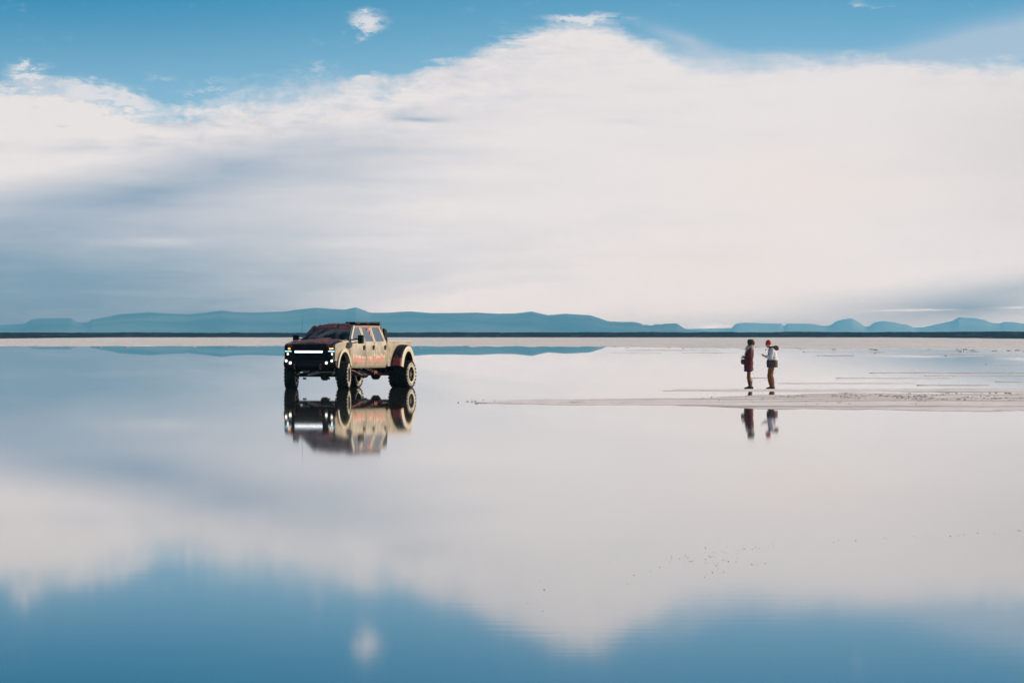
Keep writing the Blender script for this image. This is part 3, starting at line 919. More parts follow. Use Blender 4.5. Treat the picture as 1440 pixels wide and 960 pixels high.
for s in (1, -1):
    b = MB()
    b.prism([(.55, 1.06), (.78, 1.08), (.79, 1.50), (.74, 1.585), (.55, 1.60)], s * .705, s * .975)
    hl = P(b, 'headlight', 'black_paint', bevel=.02)
    b = MB(); b.box((.795, s * .80, 1.445), (.02, .09, .065)); P(b, 'indicator', 'lamp_amber', hl, bevel=.012)
    b = MB(); b.box((.795, s * .84, 1.355), (.02, .24, .022)); P(b, 'light_strip', 'led_blue', hl)
    if s > 0:
        b = MB(); b.box((.795, s * .885, 1.45), (.02, .045, .04)); P(b, 'side_reflector', 'lamp_warm', hl, bevel=.01)  # a reflector that glows: its bright spot is put in as emission
    b = MB(); b.lathe([(.001, .012), (.035, .008), (.045, -.01)], 14, Matrix.Translation((.79, s * .865, 1.255)) @ Matrix.Rotation(-PI / 2, 4, 'Z'))
    P(b, 'lamp', 'lamp_warm', hl, smooth=True)
    b = MB()
    for k in range(4): b.box((.792, s * .84, 1.12 + k * .028), (.01, .22, .006))
    P(b, 'headlight_fin', 'black_plastic', hl)['kind'] = 'stuff'
# bumper: heavy, winged
b = MB()
prof = lambda y: (.93 - .16 * max(0, (abs(y) - .55) / .5) ** 1.3)
def bump_(o):
    def g(u, v):
        y = (u * 2 - 1) * 1.01
        z = .70 + (.335 - .02 * abs(y)) * v + (.10 * max(0, abs(y) - .62) / .4) * (1 - v)
        x = prof(y) + .035 * math.sin(v * PI) - .10 * max(0, .25 - v) * 4 * .5 + o
        return (x, y, z)
    return g
b.slab(bump_(0), bump_(-.20), 20, 6)
bumper = P(b, 'bumper', 'black_paint', smooth=True, angle=30)
b = MB()
for k in range(5): b.box((.955, 0, .80 + k * .045), (.012, .95, .014))
P(b, 'bumper_slot', 'black_plastic', bumper)
for s in (1, -1):
    for y, z, r in ((.70, .935, .056), (.885, 1.01, .05)):
        x = prof(y) + .045
        b = MB(); b.lathe([(.001, .02), (r * .8, .016), (r, -.02)], 14, Matrix.Translation((x, s * y, z)) @ Matrix.Rotation(-PI / 2 - s * .12, 4, 'Z'))
        P(b, 'fog_lamp', 'lamp_warm', bumper, smooth=True)
        b = MB(); b.lathe([(r * 1.02, .012), (r * 1.3, .012), (r * 1.3, -.05), (r * 1.02, -.05)], 14, Matrix.Translation((x, s * y, z)) @ Matrix.Rotation(-PI / 2 - s * .12, 4, 'Z'), closed=True)
        P(b, 'lamp_ring', 'black_plastic', bumper, smooth=True)
    b = MB(); b.beam((.93, s * .50, .90), (1.03, s * .50, .86), .05, .06); b.beam((1.02, s * .50, .89), (1.04, s * .50, .72), .05, .05); b.beam((1.04, s * .50, .73), (.95, s * .50, .70), .05, .05)
    P(b, 'tow_hook', 'red_paint', bevel=.012)
# inner cab & engine-bay volumes so that nothing is hollow
b = MB(); b.box((.08, 0, 1.22), (1.1, 1.30, .66)); P(b, 'engine_bay', 'undercarriage')
b = MB(); b.box((.16, 0, .74), (.24, 1.36, .26)); b.box((.10, .44, .62), (.3, .24, .14)); b.box((.12, -.40, .64), (.26, .2, .12)); b.box((.2, 0, .60), (.1, 1.0, .08)); P(b, 'suspension_cradle', 'undercarriage', bevel=.02)
b = MB(); b.box((-2.40, 0, .86), (3.6, 1.84, .10)); b.box((-.72, 0, 1.25), (.10, 1.80, .80)); b.box((-4.20, 0, 1.24), (.06, 1.82, .84)); b.box((-.95, 0, 1.62), (.45, 1.70, .16)); b.box((-3.55, 0, 2.165), (1.1, 1.44, .10))
P(b, 'cab_floor', 'seat_dark')
b = MB()   # rear wall of the cab with its window opening
b.box((-4.19, 0, 1.67), (.05, 1.80, .06)); b.box((-4.17, 0, 2.24), (.05, 1.44, .08)); b.box((-4.18, .76, 1.97), (.05, .14, .5)); b.box((-4.18, -.76, 1.97), (.05, .14, .5))
P(b, 'cab_back', 'tan_wrap')
b = MB(); b.box((-4.18, 0, 1.95), (.01, 1.40, .52)); P(b, 'rear_window', 'side_glass')
for x in (-1.75, -2.75, -3.75):
    for y in (.42, -.42):
        b = MB(); b.box((x + .1, y, 1.20), (.52, .56, .16)); b.box((x - .18, y, 1.42), (.14, .54, .52), ry=-.18); b.box((x - .24, y, 1.78), (.08, .24, .15), ry=-.1)
        P(b, 'seat', 'seat_dark', bevel=.03)
b = MB(); b.box((-2.86, .80, 2.10), (.16, .01, .17)); b.box((-2.93, .86, 1.93), (.10, .01, .10))
P(b, 'window_sticker', 'pink_red')
b = MB(); b.tube([(-1.15 + .18 * math.sin(t * PI / 6) * .35, .42 + .18 * math.cos(t * PI / 6), 1.68 + .18 * math.sin(t * PI / 6)) for t in range(13)], .014, n=6)
P(b, 'steering_wheel', 'black_plastic')

# bed: floor, tailgate, rack behind the cab
b = MB(); b.box((-5.53, 0, 1.05), (2.46, 1.84, .06)); b.box((-4.32, 0, 1.37), (.05, 1.84, .62)); P(b, 'bed_floor', 'black_plastic')
b = MB(); b.box((-6.76, 0, 1.36), (.06, 1.84, .66)); P(b, 'tailgate', 'tan_wrap', bevel=.01)
b = MB()
for s in (1, -1):
    b.beam((-4.32, s * .83, 1.66), (-4.34, s * .60, 2.36), .10, .14); b.beam((-4.46, s * .85, 1.66), (-4.48, s * .80, 2.14), .14, .12)
    b.beam((-4.30, s * .62, 2.34), (-4.62, s * .62, 2.16), .09, .07)
b.beam((-4.33, -.66, 2.335), (-4.33, .66, 2.335), .12, .12); b.beam((-4.52, -.80, 2.12), (-4.52, .80, 2.12), .12, .12)
P(b, 'bed_rack', 'black_plastic', bevel=.01)

# lettering sprayed along the lower doors: brush strokes, as unreadable as in the photograph
def strokes():
    top = MB(); body = MB()
    def st(L0, z0, L1, z1, w=.03):
        N = 4
        for mb, t0, t1, off in ((body, 0, .66, .004), (top, .66, 1.0, .0045)):
            ids = []
            for i in range(N + 1):
                t = t0 + (t1 - t0) * i / N
                L = L0 + (L1 - L0) * t; z = z0 + (z1 - z0) * t
                ids.append((mb.vert((-(L - w / 2), side_y(z) + off, z)), mb.vert((-(L + w / 2), side_y(z) + off, z))))
            for a, c in zip(ids, ids[1:]): mb.face(a[0], a[1], c[1], c[0])
    rnd = random.Random(3)
    groups = [(.86, 2.08, 15, .0), (2.22, 2.72, 7, .05), (2.86, 3.62, 9, .10), (3.66, 3.98, 4, .16)]
    for a, b_, n, lift in groups:
        for i in range(n):
            L = a + (b_ - a) * (i + .5) / n
            lo = .92 + rnd.uniform(-.03, .05); hi = 1.16 + lift * .6 + rnd.uniform(-.07, .06)
            if a < 1: hi = 1.24 - .08 * (L - a)
            st(L, lo, L + rnd.uniform(-.02, .10), hi, rnd.uniform(.03, .06))
        for k in range(max(2, n // 3)):
            L = a + (b_ - a) * rnd.random() * .85; z = rnd.choice((.95, 1.05, 1.14))
            for mb in (body,):
                ids = [mb.vert((-LL, side_y(zz) + .0055, zz)) for LL, zz in ((L, z), (L + .16, z + .01), (L + .16, z + .045), (L, z + .035))]
                mb.face(*ids)
    P(body, 'door_lettering', 'salmon')['kind'] = 'stuff'; P(top, 'door_lettering', 'pale_tip')['kind'] = 'stuff'
strokes()

# wheels
def wheel(name_parent, pos, yaw, out, face=True, width=.36, rad=.50):
    """one wheel; `out` is +1 when its outer face points to the truck's left"""
    M = Matrix.Translation(pos) @ Matrix.Rotation(yaw, 4, 'Z') @ Matrix.Diagonal((1, out, 1, 1))
    hw = width / 2
    t = MB(); t.lathe([(.29, hw - .03), (.31, hw - .005), (.36, hw + .012), (.42, hw + .008), (.462, hw - .015), (.478, hw - .05), (.478, -hw + .05), (.462, -hw + .015), (.42, -hw - .008), (.36, -hw - .012), (.31, -hw + .005), (.29, -hw + .03)], 40, M, closed=True)
    hub = t.build('wheel', MATS['rubber'], truck, smooth=True)
    sw = MB()
    for k in (1, -1):
        sw.lathe([(.325, k * (hw + .002)), (.365, k * (hw + .0155)), (.42, k * (hw + .0115)), (.452, k * (hw - .004))], 40, M)
    sw.build('sidewall', MATS['sidewall'], hub, smooth=True)
    lg = MB()
    n = 22
    for i in range(n):
        for k in (1, -1):
            a = 2 * PI * (i + (.5 if k > 0 else 0)) / n
            R_ = M @ Matrix.Rotation(-a, 4, 'Y')
            for r_, y_, sx, sy, sz in ((.485, k * hw * .72, .075, hw * .62, .030), (.462, k * (hw + .006), .055, .035, .062), (.485, k * hw * .2, .06, hw * .34, .028)):
                c_ = R_ @ Vector((r_, y_, 0))
                b0 = len(lg.v)
                for dz in (-1, 1):
                    for i2, j2 in ((-1, -1), (1, -1), (1, 1), (-1, 1)):
                        lg.vert(R_ @ Vector((r_ + dz * sz / 2, y_ + j2 * sy / 2, i2 * sx / 2)))
                for q in ((0, 3, 2, 1), (4, 5, 6, 7), (0, 1, 5, 4), (1, 2, 6, 5), (2, 3, 7, 6), (3, 0, 4, 7)):
                    lg.face(*(b0 + i3 for i3 in q))
    lo = lg.build('tread', MATS['rubber'], hub); lo['kind'] = 'stuff'
    rr = MB(); rr.lathe([(.275, hw - .01), (.28, hw + .016), (.325, hw + .018), (.33, hw - .01)], 36, M)
    rr.lathe([(.275, -hw + .01), (.28, -hw - .010), (.315, -hw - .012), (.33, -hw + .01)], 36, M)
    rr.build('rim_ring', MATS['rim_ring'], hub, smooth=True)
    rd = MB(); rd.lathe([(.28, hw), (.26, hw - .06), (.24, hw - .10), (.09, hw - .07), (.085, hw - .03), (.001, hw - .028)], 32, M)
    rd.lathe([(.28, -hw), (.26, -hw + .08), (.25, -hw + .16), (.12, -hw + .15), (.001, -hw + .15)], 32, M)
    for k in range(8):
        a = k * PI / 4
        rd.beam(M @ Vector((math.cos(a) * .09, hw - .06, math.sin(a) * .09)), M @ Vector((math.cos(a) * .265, hw - .02, math.sin(a) * .265)), .045, .03)
    rd.build('rim', MATS['rim_dark'], hub, smooth=True)
    ln = MB()
    for k in range(8):
        a = k * PI / 4 + .3
        p = M @ Vector((math.cos(a) * .065, hw - .03, math.sin(a) * .065)); q = M @ Vector((math.cos(a) * .065, hw - .005, math.sin(a) * .065))
        ln.tube([p, q], .010, n=6)
    ln.build('lug_nut', MATS['glint_chrome'], hub)
    return hub
ST = R(13.0)
wheel('w', (0, 1.00, .495), ST, 1)
wheel('w', (0, -1.04, .495), ST, -1)
for s in (1, -1):
    wheel('w', (-5.66, s * 1.235, .49), 0, s, width=.33)
    wheel('w', (-5.66, s * .855, .49), 0, s, width=.33)

# running gear
b = MB(); b.tube([(0, -.86, .50), (0, .86, .50)], .075, n=10); b.rings([(0, .26, .30, .09, .08), (0, .26, .36, .17, .14), (0, .26, .50, .21, .17), (0, .26, .64, .15, .12), (0, .26, .70, .05, .05)], 14)
P(b, 'front_axle', 'undercarriage', smooth=True)
b = MB(); b.tube([(-5.66, -.7, .50), (-5.66, .7, .50)], .065, n=10); b.rings([(-5.66, 0, .29, .10, .10), (-5.66, 0, .37, .19, .17), (-5.66, 0, .5, .23, .2), (-5.66, 0, .66, .16, .14)], 14)
P(b, 'rear_axle', 'undercarriage', smooth=True)
for s in (1, -1):
    b = MB(); b.beam((.86, s * .45, .82), (-6.6, s * .45, .84), .09, .16); P(b, 'frame_rail', 'undercarriage')
b = MB()
for x in (.72, -1.2, -2.6, -4.0, -5.0, -6.4): b.beam((x, -.45, .80), (x, .45, .80), .10, .10)
P(b, 'cross_member', 'undercarriage')
def bar(name, a, c, r, m_, n=10):
    q = MB(); q.tube([a, c], r, n=n); return P(q, name, m_, smooth=True)
bar('steering_stabilizer', (.32, -.46, .62), (.32, -.20, .62), .042, 'glint_chrome'); bar('steering_stabilizer', (.32, .28, .62), (.32, .66, .62), .042, 'glint_chrome')
bar('track_bar', (.28, -.34, .50), (.28, .32, .66), .026, 'red_paint'); bar('shock_absorber', (.34, -.26, .50), (.34, .26, .60), .034, 'glint_chrome')
bar('tie_rod', (.22, -.80, .50), (.22, .80, .50), .018, 'undercarriage'); bar('shock_absorber', (.34, -.10, .55), (.34, .26, .655), .030, 'red_paint')
bar('drag_link', (.36, -.12, .575), (.36, .16, .63), .02, 'glint_chrome')
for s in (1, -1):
    bar('shock_absorber', (.14, s * .70, .50), (.05, s * .60, 1.05), .035, 'glint_chrome')
    q = MB()
    for k in range(26):
        a = k * PI / 3; q.vert((0, 0, 0)) if False else None
    q.tube([(-.02 + .075 * math.cos(k * PI / 4), s * .58 + .075 * math.sin(k * PI / 4), .60 + k * .0125) for k in range(40)], .013, n=5)
    P(q, 'coil_spring', 'undercarriage')
    q = MB(); q.box((.10, s * .78, .50), (.12, .12, .26)); P(q, 'steering_knuckle', 'undercarriage', bevel=.02)
    for zz_, yy_ in ((.66, .66), (.60, .76), (.52, .70)):
        q = MB(); q.box((.30, s * yy_, zz_), (.05, .045, .035)); P(q, 'bracket', 'glint_chrome', bevel=.01)
    q = MB(); q.tube([(.20, s * .76, .36), (.20, s * .80, .42)], .03, n=8); q.tube([(.24, s * .68, .62), (.24, s * .72, .66)], .025, n=8); P(q, 'ball_joint', 'glint_chrome')
    bar('radius_arm', (-.10, s * .52, .46), (-1.35, s * .45, .80), .035, 'red_paint')
    q = MB(); q.tube([(.16, s * .52, .37), (.16, s * .40, .37)], .035, n=8); P(q, 'arm_bushing', 'red_paint')
    # traction bar
    q = MB(); q.beam((-3.0, s * .56, .78), (-4.55, s * .60, .50), .06, .11); q.beam((-4.50, s * .60, .52), (-5.6, s * .60, .47), .05, .09)
    P(q, 'traction_bar', 'red_paint', bevel=.01)
    q = MB(); q.beam((-4.4, s * .50, .72), (-5.2, s * .50, .60), .06, .05); q.beam((-5.2, s * .50, .60), (-6.3, s * .50, .60), .06, .05); q.beam((-6.3, s * .50, .60), (-6.7, s * .50, .74), .06, .05)
    P(q, 'leaf_spring', 'undercarriage')
    bar('shock_absorber', (-5.5, s * .55, .52), (-5.1, s * .42, 1.0), .032, 'glint_chrome')
b = MB(); b.tube([(-1.0, .72, .72), (-1.55, .80, .62), (-2.15, .84, .47)], [.022, .022, .02], n=8); P(b, 'side_bar', 'red_paint')
b = MB(); b.tube([(-2.75, .30, .62), (-2.85, .30, .62), (-3.85, .30, .50), (-3.95, .30, .50)], [.05, .14, .14, .05], n=14); P(b, 'muffler', 'tank_grey', smooth=True)
b = MB(); b.tube([(-.3, 0, .62), (-1.6, 0, .66)], .035, n=8); b.tube([(-2.2, 0, .68), (-5.55, 0, .52)], .045, n=8); P(b, 'driveshaft', 'undercarriage')
b = MB(); b.box((-1.9, 0, .70), (.55, .40, .24)); P(b, 'transfer_case', 'undercarriage', bevel=.05)
b = MB(); b.box((-2.35, .62, .60), (.05, .05, .18)); b.box((-2.35, .62, .54), (.12, .10, .04)); b.box((-3.9, .62, .55), (.05, .05, .14)); P(b, 'step_bracket', 'undercarriage')
b = MB(); b.box((-6.84, 0, .86), (.14, 1.9, .20)); P(b, 'rear_bumper', 'black_plastic', bevel=.03)
b = MB()
for s in (1, -1): b.box((-6.795, s * .84, 1.36), (.03, .13, .5))
P(b, 'tail_lamp', 'red_paint')

def split_islands(o):
    bm = bmesh.new(); bm.from_mesh(o.data); bm.verts.ensure_lookup_table()
    seen = {}; groups = []
    for v in bm.verts:
        if v.index in seen: continue
        st = [v]; seen[v.index] = len(groups); g_ = [v.index]
        while st:
            q = st.pop()
            for e in q.link_edges:
                w = e.other_vert(q)
                if w.index not in seen: seen[w.index] = len(groups); g_.append(w.index); st.append(w)
        groups.append(set(g_))
    bm.free()
    if len(groups) < 2: return
    base = o.data
    for k, g_ in enumerate(groups):
        b2 = bmesh.new(); b2.from_mesh(base); b2.verts.ensure_lookup_table()
        bmesh.ops.delete(b2, geom=[v for v in b2.verts if v.index not in g_], context='VERTS')
        me = bpy.data.meshes.new(o.name.split('.')[0]); b2.to_mesh(me); b2.free()
        for m_ in base.materials: me.materials.append(m_)
        if k == 0: first = me
        else:
            c = bpy.data.objects.new(o.name.split('.')[0], me); C.objects.link(c); c.parent = o.parent
    o.data = first
for o in list(truck.children_recursive):
    if o.type == 'MESH' and o.name.split('.')[0] in ('lug_nut', 'ball_joint', 'seat', 'step_bracket', 'tail_lamp', 'wiper', 'bumper_slot', 'cross_member', 'driveshaft', 'drip_rail', 'mirror_arm', 'bed_rail'):
        split_islands(o)

# ================================================================= PEOPLE
def skin_body(name, edges_pts, parent, m_, sub=1):
    """one continuous limb-and-trunk surface grown over a skeleton. edges_pts: list of chains [(co, r), ...]"""
    verts = []; rad = []; edges = []; idx = {}
    def key(c): return tuple(round(q, 5) for q in c)
    for ch in edges_pts:
        prev = None
        for co, r in ch:
            k = key(co)
            if k not in idx:
                idx[k] = len(verts); verts.append(co); rad.append(r)
            if prev is not None: edges.append((prev, idx[k]))
            prev = idx[k]
    me = bpy.data.meshes.new(name); me.from_pydata(verts, edges, [])
    o = bpy.data.objects.new(name, me); C.objects.link(o)
    sk = o.modifiers.new('skin', 'SKIN'); sk.use_smooth_shade = True
    for i, r in enumerate(rad):
        q = me.skin_vertices[0].data[i]
        q.radius = r if isinstance(r, tuple) else (r, r)
        q.use_root = (i == 0)
    ss = o.modifiers.new('sub', 'SUBSURF'); ss.levels = sub; ss.render_levels = sub
    dg = bpy.context.evaluated_depsgraph_get()
    me2 = bpy.data.meshes.new_from_object(o.evaluated_get(dg))
    bpy.data.objects.remove(o)
    return me2
def join_meshes(name, meshes, m_, parent):
    bm = bmesh.new()
    for me in meshes: bm.from_mesh(me)
    for f in bm.faces: f.smooth = True; f.material_index = 0
    me = bpy.data.meshes.new(name); bm.to_mesh(me); bm.free()
    me.materials.append(MATS[m_])
    o = bpy.data.objects.new(name, me); C.objects.link(o); o.parent = parent
    return o
def hand_chains(wrist, direction, palm_n, side, curl=.5):
    """palm and five fingers; palm_n = way the palm faces, side = towards the thumb"""
    d = Vector(direction).normalized(); n = Vector(palm_n).normalized(); t = Vector(side).normalized()
    w = Vector(wrist)
    chains = []
    for k, (o, ln) in enumerate(((.030, .072), (.010, .080), (-.010, .074), (-.028, .058))):
        p0 = w + d * .055 + t * o * .8; p1 = w + d * .085 + t * o
        p2 = p1 + (d * math.cos(curl) + n * math.sin(curl)) * ln * .5
        p3 = p2 + (d * math.cos(curl * 2.2) + n * math.sin(curl * 2.2)) * ln * .45
        chains.append([(tuple(p0), .009), (tuple(p1), .009), (tuple(p2), .008), (tuple(p3), .0065)])
    p0 = w + d * .035 + t * .025; p1 = p0 + (d * .6 + t * .7) * .035; p2 = p1 + (d * .8 + t * .25 + n * .4) * .032
    chains.append([(tuple(p0), .011), (tuple(p1), .010), (tuple(p2), .008)])
    return chains
def person_body(parent, J):
    """J: joint positions. One skinned surface for trunk, head and limbs, with fingers rooted in the palms"""
    main = []
    pel = J['pelvis']
    main.append([(pel, (.13, .10)), (J['waist'], (.115, .085)), (J['chest'], (.14, .10)), (J['neck'], .055), (J['neck2'], .052), (J['head'], (.070, .085)), (J['crown'], (.070, .088)), (J['top'], (.045, .055))])
    for s in ('l', 'r'):
        main.append([(J['chest'], (.14, .10)), (J['sho_' + s], .058), (J['elb_' + s], .040), (J['wri_' + s], .027), (J['palm_' + s], (.036, .018))])
        main.append([(pel, (.13, .10)), (J['hip_' + s], .085), (J['kne_' + s], .058), (J['ank_' + s], .038), (J['toe_' + s], (.040, .028))])
    ms = [skin_body('body', main, parent, 'skin')]
    for s in ('l', 'r'):
        w = Vector(J['wri_' + s]); d = Vector(J['palm_' + s]) - w
        for ch in hand_chains(w, d, J.get('pn_' + s, (0, 0, -1)), J.get('pt_' + s, (0, -1, 0)), J.get('curl', .6)):
            ms.append(skin_body('finger', [ch], parent, 'skin'))
    # nose, chin, brow and ears belong to the head
    h = Vector(J['head']); c = Vector(J['crown'])
    up = (c - h).normalized(); fwd = Vector(J.get('face', (1, 0, 0))).normalized(); fwd = (fwd - up * fwd.dot(up)).normalized(); lat = up.cross(fwd)
    ctr = (h + c) / 2
    ms.append(skin_body('nose', [[(tuple(ctr + fwd * .070 + up * .020), .010), (tuple(ctr + fwd * .098 - up * .012), .014), (tuple(ctr + fwd * .080 - up * .02), .009)]], parent, 'skin'))
    ms.append(skin_body('chin', [[(tuple(ctr + fwd * .03 - up * .07), .040), (tuple(ctr + fwd * .072 - up * .082), .024)]], parent, 'skin'))
    for s in (1, -1):
        ms.append(skin_body('ear', [[(tuple(ctr + lat * s * .072 + up * .018 - fwd * .01), (.012, .02)), (tuple(ctr + lat * s * .082 - up * .015 - fwd * .008), (.010, .012))]], parent, 'skin'))
    body = join_meshes('body', ms, 'skin', parent)
    for s in (1, -1):
        e = MB(); q = ctr + fwd * .074 + lat * s * .031 + up * .012
        e.rings([(q.x, q.y, q.z - .011, .004, .006), (q.x, q.y, q.z, .012, .014), (q.x, q.y, q.z + .011, .004, .006)], 8); e.build('eye', MATS['phone_black'], parent, smooth=True)
    m_ = MB(); q = ctr + fwd * .084 - up * .048; m_.beam(q - lat * .022, q + lat * .022, .012, .012); m_.build('mouth', MATS['mouth_red'], parent)
    return body, ctr, fwd, up, lat
def leg_tube(b, hip, knee, ank, r0, r1, r2, extra=0):
    hip, knee, ank = map(Vector, (hip, knee, ank))
    pts = []; rs = []
    N = 7
    for i in range(N + 1):
        t = i / N; pts.append(hip.lerp(knee, t)); rs.append(r0 + (r1 - r0) * t + .006 * math.sin(i * 2.1 + extra))
    for i in range(1, N + 1):
        t = i / N; pts.append(knee.lerp(ank, t)); rs.append(r1 + (r2 - r1) * t + .020 * math.sin(t * PI) * (r1 / .08) + .005 * math.sin(i * 2.7 + extra))
    b.tube(pts, rs, n=12)
def boot_mesh(b, ank, toe, r=.048, shaft=.22):
    a = Vector(ank); t = Vector(toe); d = (t - a); d.z = 0; d.normalize()
    b.tube([a + Vector((0, 0, shaft)), a + Vector((0, 0, .08)), a + Vector((0, 0, -.02))], [(r * 1.18, r * 1.18), (r, r), (r * .98, r * 1.05)], n=12)
    base = Vector((a.x, a.y, 0))
    pts = [base - d * .085 + Vector((0, 0, .045)), base - d * .05 + Vector((0, 0, .052)), base + d * .03 + Vector((0, 0, .055)), base + d * .11 + Vector((0, 0, .040)), base + d * .175 + Vector((0, 0, .030)), base + d * .205 + Vector((0, 0, .024))]
    b.tube(pts, [(.028, .034), (.044, .046), (.047, .052), (.046, .036), (.038, .026), (.018, .014)], n=12)
    s = d.cross(Vector((0, 0, 1)))
    poly = []
    for q, w in ((-.09, .028), (-.05, .043), (.03, .045), (.11, .047), (.18, .038), (.208, .016)):
        poly.append((q, w))
    ring = [base + d * q + s * w for q, w in poly] + [base + d * q - s * w for q, w in reversed(poly)]
    lo = [b.vert(p + Vector((0, 0, .000))) for p in ring]; hi = [b.vert(p + Vector((0, 0, .022))) for p in ring]
    b.face(*lo); b.face(*hi)
    n = len(ring)
    for i in range(n): b.face(lo[i], lo[(i + 1) % n], hi[(i + 1) % n], hi[i])

# ---- woman in the maroon coat (base below the ankles; +x is the way she faces)
g = ground(1054.2, 546.7)
wo = empty('person', (g.x, g.y, .0), PI + R(4))
tag(wo, 'bareheaded person in a long maroon coat and pale grey scarf, standing on the salt', 'person')
J = dict(pelvis=(.03, 0, .90), waist=(.03, 0, 1.06), chest=(.00, 0, 1.30), neck=(-.02, 0, 1.455), neck2=(-.02, 0, 1.52), head=(-.005, 0, 1.585), crown=(-.015, 0, 1.665), top=(-.02, 0, 1.715),
         sho_l=(-.01, .165, 1.41), sho_r=(-.01, -.165, 1.41), elb_l=(.02, .215, 1.15), elb_r=(.03, -.21, 1.15), wri_l=(.185, .10, 1.13), wri_r=(.20, -.09, 1.13), palm_l=(.25, .05, 1.13), palm_r=(.26, -.04, 1.13),
         hip_l=(.03, .085, .85), hip_r=(.03, -.085, .85), kne_l=(.045, .085, .47), kne_r=(.015, -.075, .47), ank_l=(.0, .085, .09), ank_r=(-.05, -.075, .09), toe_l=(.13, .095, .035), toe_r=(.08, -.08, .035),
         pn_l=(0, -1, 0), pn_r=(0, 1, 0), pt_l=(0, 0, 1), pt_r=(0, 0, 1), curl=.8, face=(1, .0, -.12))
body, ctr, fwd, up, lat = person_body(wo, J)
b = MB()
b.rings([(.045, 0, .66, .175, .205), (.04, 0, .70, .170, .20), (.035, 0, .80, .165, .20), (.03, 0, .92, .165, .195), (.02, 0, 1.05, .145, .175), (.005, 0, 1.17, .145, .175), (-.01, 0, 1.30, .150, .185), (-.02, 0, 1.40, .130, .18), (-.02, 0, 1.455, .09, .12), (-.02, 0, 1.49, .06, .065)], 22, jitter=(.028, 7))
for s in ('l', 'r'):
    S, E, Wp = J['sho_' + s], J['elb_' + s], J['wri_' + s]
    mid = Vector(S).lerp(Vector(E), .5) + Vector((0, .01 if s == 'l' else -.01, 0))
    b.tube([Vector(S) + Vector((0, -.05 if s == 'l' else .05, .02)), S, mid, E, Vector(E).lerp(Vector(Wp), .5), Wp], [.06, .075, .070, .062, .054, .047], n=12)
coat = b.build('coat', MATS['coat_maroon'], wo, smooth=True, angle=70)
b = MB(); b.rings([(.05, 0, .625, .150, .17), (.05, 0, .66, .155, .185), (.045, 0, .70, .15, .18)], 20, jitter=(.02, 9)); b.build('skirt', MATS['blue_cloth'], wo, smooth=True)
b = MB()   # scarf: wrapped round the neck, ends hanging down the front
for k, (z, r, w) in enumerate(((1.44, .115, .050), (1.49, .105, .048), (1.53, .095, .040))):
    pts = [(-.01 + math.cos(t * PI / 8) * r, math.sin(t * PI / 8) * r * 1.05, z + .02 * math.sin(t * .9 + k) - .03 * math.cos(t * PI / 8)) for t in range(17)]
    b.tube(pts, w, n=8)
b.tube([(.07, .05, 1.45), (.14, .05, 1.36), (.17, .045, 1.25), (.175, .04, 1.14)], [(.05, .03), (.06, .028), (.06, .022), (.05, .018)], n=8)
b.tube([(.06, -.06, 1.45), (.135, -.06, 1.34), (.165, -.06, 1.20)], [(.05, .03), (.055, .026), (.05, .018)], n=8)
b.tube([(-.09, .02, 1.50), (-.13, .02, 1.42), (-.135, .02, 1.34)], [(.05, .03), (.05, .026), (.035, .02)], n=8)
b.build('scarf', MATS['scarf_grey'], wo, smooth=True, angle=80)
b = MB()   # full windblown hair
rnd = random.Random(2)
b.rings([(-.06, 0, 1.555, .06, .07), (-.055, 0, 1.60, .105, .10), (-.045, 0, 1.66, .125, .112), (-.035, 0, 1.72, .125, .108), (-.03, 0, 1.765, .095, .085), (-.03, 0, 1.79, .045, .04)], 18, jitter=(.045, 14))
for k in range(46):
    a = rnd.uniform(.5, 5.8); z = rnd.uniform(1.57, 1.77); r = .10 if z < 1.73 else .07
    p = Vector((-.045 + math.cos(a) * r, math.sin(a) * r * .9, z)); q = p + Vector((math.cos(a) * .04, math.sin(a) * .03, rnd.uniform(-.03, .03)))
    b.tube([p, q], [.016, .003], n=5)
b.build('hair', MATS['hair_brown'], wo, smooth=True, angle=60)
b = MB(); leg_tube(b, J['hip_l'], J['kne_l'], J['ank_l'], .088, .062, .045, 0); leg_tube(b, J['hip_r'], J['kne_r'], J['ank_r'], .088, .062, .045, 2); b.build('leggings', MATS['legging'], wo, smooth=True)
for s in ('l', 'r'):
    b = MB(); boot_mesh(b, J['ank_' + s], J['toe_' + s], .055, .20); bo = b.build('boot', MATS['boot'], wo, smooth=True, angle=50)
    q = Vector(J['ank_' + s]); b = MB(); b.tube([q + Vector((.004, 0, .19)), q + Vector((.008, 0, .25)), q + Vector((.010, 0, .31))], [.066, .074, .066], n=12); b.build('boot_cuff', MATS['boot_top'], bo, smooth=True)
# her bag: a thing of its own, hanging in front of her from her hands
bag = empty('handbag', (g.x - .235, g.y, .90), PI + R(4))
tag(bag, 'small dark bag held in both hands in front of the maroon coat', 'bag')
b = MB(); b.prism([(-.085, .0), (-.10, .12), (-.06, .175), (.05, .165), (.085, .11), (.07, .0), (.0, -.03)], -.055, .055); b.build('pouch', MATS['bag_dark'], bag, bevel=.02)
b = MB(); b.tube([(-.055, 0, .16), (-.05, 0, .25), (.0, 0, .31), (.05, 0, .25), (.055, 0, .15)], .010, n=6); b.build('strap', MATS['bag_dark'], bag)
b = MB(); b.prism([(-.06, .10), (-.07, .145), (.06, .14), (.055, .09), (.0, .07)], .056, .064); b.build('flap', MATS['bag_dark'], bag)

